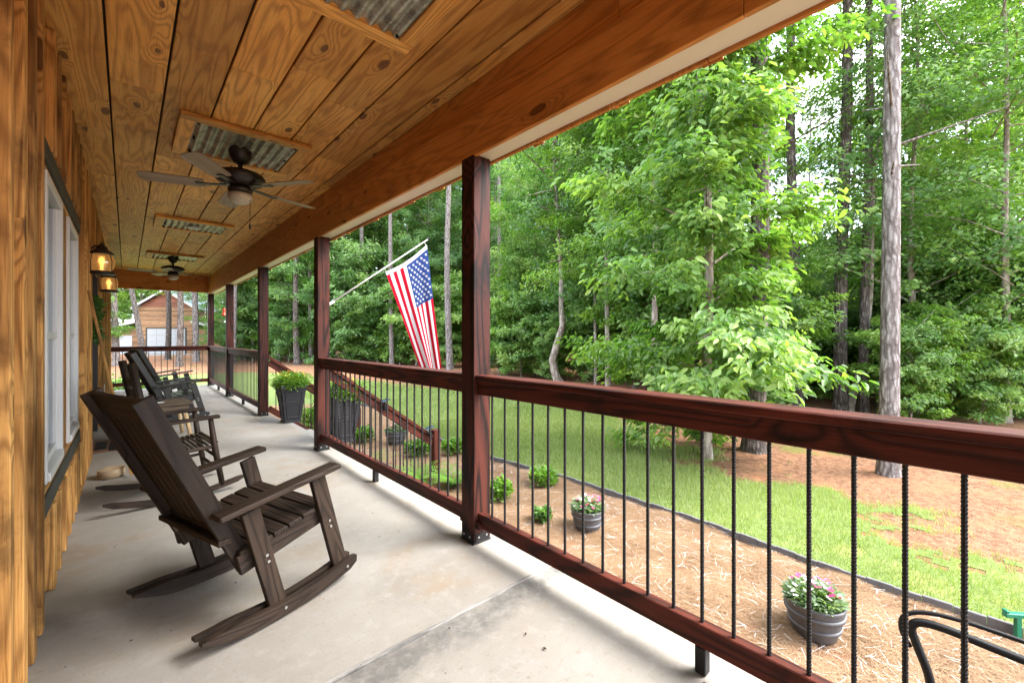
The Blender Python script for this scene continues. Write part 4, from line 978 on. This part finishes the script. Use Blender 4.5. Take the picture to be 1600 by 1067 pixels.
# far-off mass of woods
R = np.random.default_rng(12); n = 75000
u = R.uniform(-300, 1900, n); D = R.uniform(54, 80, n); a_ = (u-800)/668
X = (FW[0]+RT[0]*a_)*D; Y = (FW[1]+RT[1]*a_)*D
top = np.where(u < 1130, 20+3*np.sin(u*.021)+2*np.sin(u*.057+1), 7.5+1.6*np.sin(u*.03)+1.*np.sin(u*.083))
Z = np.where(R.random(n) < .3, R.random(n)*3, R.random(n)**.9*top)-.4
keep = ~((u > 150) & (u < 400) & (D < 68)); X, Y, Z, u = X[keep], Y[keep], Z[keep], u[keep]; n = len(X)
la_ = R.uniform(0, 2*pi, n); Dv = np.column_stack([np.cos(la_), np.sin(la_), R.normal(-.2, .3, n)]); Dv /= np.linalg.norm(Dv, axis=1)[:, None]
Nv = np.column_stack([R.normal(0, .6, n), R.normal(0, .6, n), np.ones(n)]); L = R.uniform(.5, 1.1, n)
lv = np.clip(.42+R.normal(0, .14, n)+.2*np.sin(u*.05+Z*.6)*np.sin(Z*.9+u*.02), 0, 1)
tag(link('distant_woods', leaves_mesh('distant_woods', np.column_stack([X, Y, Z]), Dv, Nv, L, L*.3, lv, MAT['leafB'])), 'far-off mass of green woods closing the view', 'woods', kind='stuff')

# ------------------------------------------------------------------ potted plants, shrubs, ferns
def tuft(nm, seed, n, rad, hgt, ll, lw, mat, z0=0., dome=True, up=.5):
    R = np.random.default_rng(seed); a_ = R.uniform(0, 2*pi, n); rr = rad*np.sqrt(R.random(n)); f = rr/rad
    zz = z0+R.random(n)**.6*hgt*(np.sqrt(np.maximum(.02, 1-f*f*.85)) if dome else 1)
    B = np.column_stack([rr*np.cos(a_), rr*np.sin(a_), zz]); la_ = a_+R.normal(0, .9, n)
    Dv = np.column_stack([np.cos(la_), np.sin(la_), R.normal(up, .5, n)]); Dv /= np.linalg.norm(Dv, axis=1)[:, None]
    Nv = R.normal(0, .5, (n, 3))+V(0, 0, 1); L = ll*R.uniform(.6, 1.3, n)
    return leaves_mesh(nm, B, Dv, Nv, L, L*lw, np.clip(R.normal(.5, .22, n), 0, 1), MAT[mat])
def flowers(nm, seed, n, rad, hgt, size, mat, z0=0., off=(0, 0)):
    R = np.random.default_rng(seed); vv = []; ff = []; lv = []
    for k in range(n):
        a_ = R.uniform(0, 2*pi); q = rad*sqrt(R.random()); c = V(off[0]+q*cos(a_), off[1]+q*sin(a_), z0+hgt*sqrt(max(.05, 1-(q/rad)**2*.8))*R.uniform(.85, 1.15)); tl = R.normal(0, .35, 2); l = R.random()
        for p in range(5):
            b = 2*pi*p/5; d = V(cos(b), sin(b), .25+tl[0]*cos(b)+tl[1]*sin(b)); s_ = V(-sin(b), cos(b), 0); i = len(vv)
            vv += [c, c+d*size*.6+s_*size*.38, c+d*size, c+d*size*.6-s_*size*.38]; ff.append((i, i+3, i+2, i+1)); lv += [l]*4
    return npmesh(nm, np.array(vv), np.array(ff), MAT[mat], np.array(lv))
def barrel_pot(loc, label, seed, sc=1.):
    t = thing('barrel_planter', label, 'planter', loc, 0, 'grey barrel planters in the pine straw'); t.scale = (sc,)*3
    MAT.setdefault('barrel', plain('grey_barrel_resin', (.085, .087, .095), .5, .4, 0, .25, 18, .3))
    one(lambda m: m.lathe([(.120, 0), (.135, .012), (.165, .12), (.184, .215), (.190, .235), (.192, .25), (.178, .25), (.170, .22), (.001, .218)], 40)).build('barrel', MAT['barrel'], t, True)
    for z, r in ((.085, .157), (.175, .179)): one(lambda m: m.lathe([(r-.004, z-.014), (r+.006, z-.012), (r+.009, z+.012), (r-.002, z+.014)], 40)).build('hoop', MAT['barrel'], t, True)
    link('foliage', tuft('pot_foliage', seed, 900, .17, .13, .055, .16, 'silver', .215), t); link('foliage', tuft('pot_foliage', seed+1, 500, .12, .10, .05, .3, 'fern', .215), t)
    link('blossoms', flowers('pot_flowers', seed+2, 16, .17, .15, .024, 'pink', .225, (.02, 0)), t); link('blossoms', flowers('pot_flowers', seed+3, 14, .16, .145, .020, 'whitep', .225, (-.02, 0)), t)
    return t
barrel_pot((3.27, 2.55, gz(3.3, 2.6)+.015), 'grey barrel planter of pink flowers near the nearest post', 100, .82)
barrel_pot((3.17, .715, gz(3.2, .7)+.015), 'larger grey barrel planter of pink flowers under the near railing', 110, .86)
barrel_pot((3.42, 6.75, gz(3.4, 6.7)+.015), 'grey barrel planter of silvery plants beyond the stair handrail', 120, .95)

def tall_planter(loc, label, seed):
    t = thing('tall_planter', label, 'planter', loc, 0, 'tall black planters at the stairs')
    m = MB(); vs_ = []; fs = []
    prof = [(.115, 0), (.115, .025), (.105, .03), (.165, .50), (.178, .505), (.18, .545), (.16, .545), (.15, .50), (.02, .49)]
    for r, z in prof: vs_ += [(-r, -r, z), (r, -r, z), (r, r, z), (-r, r, z)]
    for i in range(len(prof)-1):
        for k in range(4): fs.append((i*4+k, i*4+(k+1) % 4, (i+1)*4+(k+1) % 4, (i+1)*4+k))
    fs += [(3, 2, 1, 0), tuple(len(vs_)-4+k for k in range(4))]
    m.add(vs_, fs); m.build('pot', MAT['planter'], t)
    for k in range(4):
        c_, s__ = cos(k*pi/2), sin(k*pi/2)
        def rot(p): return (p[0]*c_-p[1]*s__, p[0]*s__+p[1]*c_, p[2])
        def pf(w, z): return rot((w, -(.105+(z-.03)*.128)-.004, z))
        for (z0, z1) in ((.08, .27), (.30, .455)):
            wa, wb = .07+.1*z0, .07+.1*z1
            def fr_(m):
                m.bar(pf(-wa, z0), pf(wa, z0), .014, .014); m.bar(pf(-wb, z1), pf(wb, z1), .014, .014); m.bar(pf(-wa, z0), pf(-wb, z1), .014, .014, (1, 0, 0)); m.bar(pf(wa, z0), pf(wb, z1), .014, .014, (1, 0, 0))
            if k != 9: one(fr_).build('panel_moulding', MAT['planter'], t)
    link('foliage', tuft('planter_foliage', seed, 1900, .22, .22, .05, .17, 'fern', .49, True, .5), t)
    link('foliage', tuft('planter_foliage', seed+3, 420, .27, .27, .055, .12, 'fern', .44, False, .7), t)
    link('blossoms', flowers('planter_flowers', seed+1, 60, .23, .25, .014, 'yellow', .51), t)
    return t
tall_planter((1.80, 6.86, 0), 'tall tapered black planter of yellow flowers beside the far stair post', 130)
tall_planter((1.93, 5.18, -.0), 'tall black planter of yellow flowers seen through the railing', 140)
def shrub(loc, label, seed, r, h, mat='fern', group='small shrubs in the pine straw bed', name='shrub', fl=None):
    t = thing(name, label, 'shrub', loc, 0, group)
    if r < .3: r *= .82; h *= .8
    link('foliage', tuft('shrub_foliage', seed, int(700*(r/.2)), r*.8, h*.8, .05, .3, mat, .02, False, .5), t); link('foliage', tuft('shrub_foliage', seed+50, int(350*(r/.2)), r*.6, h*1.15, .055, .28, mat, .0, True, .9), t).location = (r*.3, -r*.2, 0)
    m = MB(); rr = random.Random(seed)
    for k in range(7): a_ = k*.9; m.tube([(0, 0, -.03), (r*.5*cos(a_), r*.5*sin(a_), h*.6)], [.006, .003], 5)
    m.build('stems', MAT['barkpale'], t)
    if fl: link('blossoms', flowers('shrub_flowers', seed+1, fl[1], r, h, .03, fl[0], .03), t)
def G(x, y, dz=.02): return (x, y, gz(x, y)+dz)
shrub(G(3.10, 3.68), 'low green shrub right beside the nearest porch post', 201, .20, .26)
shrub(G(3.80, 3.66), 'low green shrub left of the near barrel planter', 202, .22, .24)
shrub(G(3.78, 5.62), 'low green shrub next to the lower stair post', 203, .22, .26)
shrub(G(3.30, 5.85), 'low green shrub behind the stair handrail', 204, .26, .30)
shrub(G(3.05, 7.3), 'low green shrub between barrel planter and far stair handrail', 205, .25, .3)
shrub(G(2.6, 8.6), 'green shrub at the foot of the far stair handrail', 206, .3, .55)
shrub(G(.35, 14.7), 'leafy green bush with yellow flowers beyond the far railing, right one', 207, .6, .75, 'fern', None, 'flowering_bush', ('yellow', 40))
shrub(G(-.35, 14.9), 'leafy green bush with white flowers beyond the far railing, left one', 208, .6, .8, 'fern', None, 'flowering_bush', ('whitep', 40))
def fern(loc, label, seed, L=.5):
    rr = random.Random(seed); vv = []; ff = []; lv = []
    for k in range(20):
        az = k*2.4; l = L*rr.uniform(.7, 1.1); el = rr.uniform(.6, 1.3); sgl = rr.random()
        for s_ in range(16):
            f = (s_+1)/16; c = V(cos(az)*l*f*cos(el*(1-.55*f)), sin(az)*l*f*cos(el*(1-.55*f)), l*(f*sin(el)-.55*f*f)); w = .075*sin(pi*(.12+.86*f))+.006
            t_ = V(cos(az), sin(az), .1); q = V(-sin(az), cos(az), -.15)
            for sg in (-1, 1):
                i = len(vv); vv += [c, c+q*sg*w*.5+t_*.016, c+q*sg*w+t_*.012, c+q*sg*w*.5-t_*.004]; ff.append((i, i+1, i+2, i+3)); lv += [.3+.5*sgl]*4
    t = thing('fern', label, 'fern', loc, 0, 'ferns beside the stairs'); link('fronds', npmesh('fern_fronds', np.array(vv), np.array(ff), MAT['fern'], np.array(lv)), t)
    one(lambda m: m.lathe([(.03, -.03), (.04, .02), (.01, .05)], 10)).build('root_crown', MAT['soil'], t)
fern(G(2.72, 4.72), 'bright green fern at the foot of the lower stair post', 301, .55)
fern(G(2.45, 5.6), 'bright green fern under the stair handrail', 302, .5)
fern(G(2.95, 4.35), 'bright green fern right of the lower stair post', 303, .45)
shrub(G(3.05, 2.95), 'tiny straggly plant with reddish leaves by the nearest post', 211, .10, .14, 'leafC')
shrub(G(2.45, 2.05), 'tiny sprawling green weed in the pine straw under the near railing', 212, .13, .06, 'silver')

# ------------------------------------------------------------------ flag on its pole
fg = thing('flag', 'American flag with stars and stripes hanging from an angled white pole', 'flag', (1.69, 5.0, 1.60))
P0 = V(0, 0, 0); P1 = V(1.30, 0, .945); pd = unit(P1-P0)
one(lambda m: m.tube([P0, P1], .009, 10)).build('pole', MAT['pole'], fg, True)
one(lambda m: m.lathe([(.004, -.02), (.016, -.01), (.018, .008), (.004, .022)], 12, tuple(P1+pd*.015))).build('finial', MAT['black'], fg, True)
one(lambda m: (m.box(-.013, -.003, -.035, .035, -.08, .06, .003), m.tube([P0-pd*.01, P0+pd*.09], .017, 10))).build('pole_bracket', MAT['pole'], fg, True)
H0, H1 = P0+V(.70, 0, .455), P0+V(1.285, 0, .875)      # hoist edge: lower (last stripe) and upper (canton) corner
F0, F1 = P0+V(1.22, .0, -.79), P0+V(1.50, 0, -.80)
NU, NV = 39, 60
def fpt(u, v):     # u 0..1 across the stripes (0 = bottom stripe), v 0..1 along the fly
    h = H0+(H1-H0)*u; f = F0+(F1-F0)*u; p = h+(f-h)*v
    sag = V(0, 0, -.04*sin(pi*u)*(1-v))
    amp = .012+.036*v**.8; fold = sin(u*2*pi*1.6+.8*v+.4)*amp+.25*amp*sin(u*2*pi*4.1+2.5*v)
    return p+sag+V(.25*fold, fold, .02*sin(u*9+v*5)*v)
m = MB(); vs_ = [fpt(i/NU, j/NV) for i in range(NU+1) for j in range(NV+1)]; fs = []; mi = []
for i in range(NU):
    stp = i//3
    for j in range(NV):
        fs.append((i*(NV+1)+j, (i+1)*(NV+1)+j, (i+1)*(NV+1)+j+1, i*(NV+1)+j+1))
        mi.append(2 if (stp >= 6 and 2 <= j < 25) else (1 if j < 2 else (0 if stp % 2 == 0 else 1)))
m.add(vs_, fs); m.mi = mi; cl = m.build('cloth', [MAT['fred'], MAT['fwhite'], MAT['fblue']], fg, True)
m = MB()
for row in range(9):
    for k in range(6 if row % 2 == 0 else 5):
        uc = 1-(7/13)*((row+1)/10); vc = .033+.383*((k+ (.5 if row % 2 == 0 else 1.))/6)
        c = fpt(uc, vc); du = (fpt(uc+.01, vc)-fpt(uc-.01, vc)); dv = (fpt(uc, vc+.01)-fpt(uc, vc-.01)); nn = unit(np.cross(du, dv)); eu = unit(du); ev = np.cross(nn, eu)
        for sg in (-1, 1):
            vs_ = [c+nn*.004*sg]+[c+nn*.004*sg+(eu*cos(q*pi/5)+ev*sin(q*pi/5))*(.0235 if q % 2 == 0 else .0095) for q in range(10)]
            m.add(vs_, [(0, 1+q, 1+(q+1) % 10) for q in range(10)])
tag(m.build('stars', MAT['fwhite'], fg), kind='stuff')
for q in (.02, .98): one(lambda m: m.tube([fpt(q, 0)+V(0, 0, .0), P0+pd*np.dot(fpt(q, 0)-P0, pd)], .004, 6)).build('flag_clip', MAT['pole'], fg)

# ------------------------------------------------------------------ barn
bx, by, bz = at_px(264, 45); bz += .02
bn = thing('barn', 'tall wooden barn with side sheds and pale metal roof beyond the far railing', 'barn', (bx, by, bz), radians(-26)); bn.scale = (.92,)*3
def facade(x0, x1, z0, zt, y, mat, gable=None):
    z = z0
    while z < zt-.02:
        z1 = min(z+.21, zt); xa, xb = x0, x1
        if gable:
            f = lambda q: min(1, max(0, (gable[1]-q)/(gable[1]-gable[0]))); w = (x1-x0)/2*f(z1) if z1 > gable[0] else (x1-x0)/2; c = (x0+x1)/2; xa, xb = c-w, c+w
        if xb-xa > .1: one(lambda m: m.box(xa, xb, y-.03-rng.uniform(0, .015), y, z+.012, z1, .004)).build('siding_board', mat, bn)
        z = z1
facade(-2.9, 2.3, 0, 5.4, 0, MAT['barnwood']); facade(-3.0, 2.4, 5.4, 7.3, -.02, MAT['barnred'], (5.4, 7.35))
facade(-6.6, -2.92, 0, 2.75, .3, MAT['barnwood']); facade(2.32, 6.6, 0, 2.75, .3, MAT['barnwood'])
one(lambda m: (m.box(-2.9, 2.3, .01, 9, 0, 5.35), m.box(-6.6, -2.91, .31, 9, 0, 2.9), m.box(2.31, 6.6, .31, 9, 0, 2.9))).build('barn_body', MAT['barnwood'], bn)
def slab(m, a, b, y0, y1, t=.12):
    (xa, za), (xb, zb) = a, b; vs_ = [(xa, y0, za), (xb, y0, zb), (xb, y0, zb+t), (xa, y0, za+t), (xa, y1, za), (xb, y1, zb), (xb, y1, zb+t), (xa, y1, za+t)]
    vs_ = [np.array(p) for p in vs_]; m.add(vs_, orient(vs_, [(0, 1, 2, 3), (4, 5, 6, 7), (0, 1, 5, 4), (3, 2, 6, 7), (0, 3, 7, 4), (1, 2, 6, 5)], sum(vs_)/8))
for a_, b_ in (((-3.45, 5.15), (-.3, 7.35)), ((-.3, 7.351), (2.85, 5.15)), ((-6.9, 2.6), (-2.88, 3.7)), ((2.28, 3.7), (6.9, 2.6))):
    r1 = one(slab, a_, b_, -.4, 9.2).build('roof', MAT['metalroof'], bn); one(slab, (a_[0], a_[1]-.1), (b_[0], b_[1]-.1), -.46, -.405, .24).build('fascia', MAT['white'], r1)
one(lambda m: m.box(-2.2, 1.75, -.06, -.046, 0, 3.05)).build('door_casing', MAT['trimdark'], bn)
gd = one(lambda m: m.box(-2.05, 1.6, -.075, -.061, .02, 2.9)).build('garage_door', MAT['gdoor'], bn)
for k in range(4):
    for q in range(4): one(lambda m: m.box(-2.02+.905*q, -2.02+.905*q+.86, -.10, -.076, .05+.72*k, .72*k+.68, .02)).build('door_panel', MAT['gdoor'], gd)
one(lambda m: m.box(-4.95, -3.6, .2, .255, 0.02, 2.15, .01)).build('side_door', MAT['gdoor'], bn)
tag(one(lambda m: m.box(bx-2.2, bx+2.0, by-3.2, by-.7, bz-.3, bz+.03, .01)).build('barn_apron', MAT['concrete']), kind='structure')

# ------------------------------------------------------------------ distant car
cx_, cy_, cz_ = at_px(443, 44)
car = thing('parked_car', 'small parked car glimpsed among the pines left of the flag post', 'car', (cx_, cy_, cz_+.02), .5)
def body(m):
    prof = [(-2.1, .35), (-2.15, .75), (-1.9, .95), (-1.2, 1.0), (-.7, 1.45), (.9, 1.48), (1.5, 1.0), (2.0, .9), (2.1, .6), (2.05, .35)]
    vs_ = [(x, -.85, z) for x, z in prof]+[(x, .85, z) for x, z in prof]; n_ = len(prof)
    m.add(vs_, [tuple(range(n_)), tuple(range(2*n_-1, n_-1, -1))]+[(k, n_+k, n_+(k+1) % n_, (k+1) % n_) for k in range(n_)])
one(body).build('body', MAT['carpaint'], car)
for s_ in (-1, 1):
    for (xa, xb) in ((-.62, .08), (.16, .85)): one(lambda m: m.box(xa, xb, s_*.855-.004, s_*.855+.004, 1.03, 1.38)).build('window', MAT['black'], car)
    for x in (-1.35, 1.3):
        wh = one(lambda m: m.tube([(x, s_*.72, .33), (x, s_*.90, .33)], .33, 20)).build('wheel', MAT['rubber'], car); one(lambda m: m.tube([(x, s_*.895, .33), (x, s_*.91, .33)], .19, 14)).build('rim', MAT['steel'], wh)
    one(lambda m: m.box(2.04, 2.12, s_*.6-.14, s_*.6+.14, .66, .82, .01)).build('headlight', MAT['white'], car)

# ------------------------------------------------------------------ metal garden chair below the railing, green stake, feeder, wind chime
gc_ = thing('metal_garden_chair', 'black wrought metal garden chair arm in the bed at the lower right', 'garden chair', (2.06, -.22, gz(2.1, -.2)+.02), 0)
for s_ in (-1, 1):
    X_ = s_*.33
    arm = [(X_, -.28, .60), (X_, -.05, .655), (X_, .20, .675), (X_, .33, .682), (X_, .40, .672), (X_, .425, .64), (X_, .41, .58), (X_, .37, .45), (X_, .36, .25), (X_, .38, 0)]
    one(lambda m: m.tube(spl(arm), .0155, 10)).build('arm_frame', MAT['black'], gc_, True)
    one(lambda m: m.tube(spl([(X_+s_*.0, -.20, .655), (X_+s_*.03, .0, .71), (X_+s_*.035, .22, .722), (X_+s_*.02, .37, .715), (X_, .445, .68), (X_-s_*.005, .455, .62), (X_, .43, .56)]), .009, 8)).build('arm_scroll', MAT['black'], gc_, True)
    one(lambda m: m.tube([(X_, -.42, 1.02), (X_, -.34, .75), (X_, -.28, .45), (X_, -.30, .2), (X_, -.36, 0)], .0155, 10)).build('back_leg', MAT['black'], gc_, True)
one(lambda m: m.tube([(-.33, -.28, .42), (-.33, .37, .43), (.33, .37, .43), (.33, -.28, .42)], .013, 8)).build('seat_frame', MAT['black'], gc_, True)
for k in range(9): one(lambda m: m.box(-.31, .31, -.25+.07*k, -.21+.07*k, .425, .431)).build('seat_strap', MAT['black'], gc_)
one(lambda m: m.tube([(-.33, -.42, 1.02), (0, -.44, 1.06), (.33, -.42, 1.02)], .0155, 10)).build('back_rail', MAT['black'], gc_, True)
for k in range(5): one(lambda m: m.tube([(-.22+.11*k, -.28, .43), (-.22+.11*k, -.43, 1.03)], .007, 6)).build('back_bar', MAT['black'], gc_, True)
def ray_ground(u, v, z):
    a_ = (u-800)/668; b_ = (526-v)/668; t_ = (z-CAM_H)/b_; return ((FW[0]+RT[0]*a_)*t_, (FW[1]+RT[1]*a_)*t_)
gx, gy = ray_ground(1590, 1000, -.6)
gs = thing('garden_stake', 'green plastic T-shaped garden stake at the right edge of the bed', 'garden stake', (gx, gy, -.6), radians(-48))
one(lambda m: m.box(-.015, .015, -.012, .012, -.05, .14, .003)).build('stem', MAT['green'], gs); one(lambda m: (m.box(-.075, .11, -.016, .016, .141, .168, .004), m.box(-.075, -.055, -.016, .016, .1685, .185, .003))).build('crossbar', MAT['green'], gs)
hf = thing('hummingbird_feeder', 'small red bird feeder hanging from the beam by the far posts', 'bird feeder', (1.64, 11.55, 1.78))
one(lambda m: m.lathe([(.03, -.06), (.06, -.05), (.06, -.03), (.03, -.015), (.035, .06), (.03, .10), (.008, .115)], 16)).build('bottle', MAT['red'], hf, True); one(lambda m: m.tube([(0, 0, .11), (0, 0, .565)], .003, 6)).build('hanging_wire', MAT['black'], hf)
wc = thing('wind_chime', 'small wind chime with white tags on the far corner post', 'wind chime', (1.535, 13.25, 2.1))
one(lambda m: m.lathe([(.01, .0), (.045, .005), (.045, .02), (.01, .03)], 12)).build('top_disc', MAT['bronze'], wc, True)
one(lambda m: m.tube([(0, 0, .03), (0, 0, .262)], .002, 6)).build('cord', MAT['black'], wc)
for k in range(5): one(lambda m: m.tube([(.035*cos(k*1.26), .035*sin(k*1.26), -.25-.03*k), (.035*cos(k*1.26), .035*sin(k*1.26), 0)], .006, 8)).build('chime_tube', MAT['bronze'], wc)
for k in range(3): one(lambda m: m.box(-.055, -.048, -.02, .02, -.16-.1*k, -.11-.1*k)).build('tag', MAT['tag'], wc)
# wreath on the door
wr = thing('door_wreath', 'green leafy wreath hanging on the dark entry door', 'wreath', (WX-.03, 7.1, 1.45), 0)
R = np.random.default_rng(8); n = 900; t_ = R.uniform(0, 2*pi, n); c = np.column_stack([R.normal(.03, .025, n), .21*np.cos(t_), .21*np.sin(t_)])+R.normal(0, .025, (n, 3)); Dv = R.normal(0, 1, (n, 3))+np.column_stack([np.full(n, .6), np.cos(t_), np.sin(t_)]); Dv /= np.linalg.norm(Dv, axis=1)[:, None]
link('leaves', leaves_mesh('wreath_leaves', c, Dv, R.normal(0, 1, (n, 3)), R.uniform(.05, .09, n), R.uniform(.01, .02, n), R.random(n), MAT['leafB']), wr)
one(lambda m: m.tube([(0, .2*cos(q), .2*sin(q)) for q in np.linspace(0, 2*pi, 25)], .014, 8)).build('ring', MAT['barkdark'], wr, True)

# bits of dry leaf and grit lying on the slab
R = np.random.default_rng(21); n = 130; x = R.uniform(-.2, 1.7, n); y = R.uniform(.6, 8, n); az = R.uniform(0, 6.28, n); l = R.uniform(.003, .011, n); w = l*R.uniform(.2, .6, n)
d = np.column_stack([np.cos(az)*l, np.sin(az)*l, np.zeros(n)]); q = np.column_stack([-np.sin(az)*w, np.cos(az)*w, np.full(n, .002)]); c = np.column_stack([x, y, np.full(n, .0025)])
vv = np.stack([c-d, c+q, c+d, c-q+np.array([0, 0, .004])], 1).reshape(-1, 3)
tag(link('leaf_litter', npmesh('leaf_litter', vv, np.arange(4*n).reshape(-1, 4), MAT['soil'])), 'scattered bits of dry leaf and grit on the porch floor', 'litter', kind='stuff')
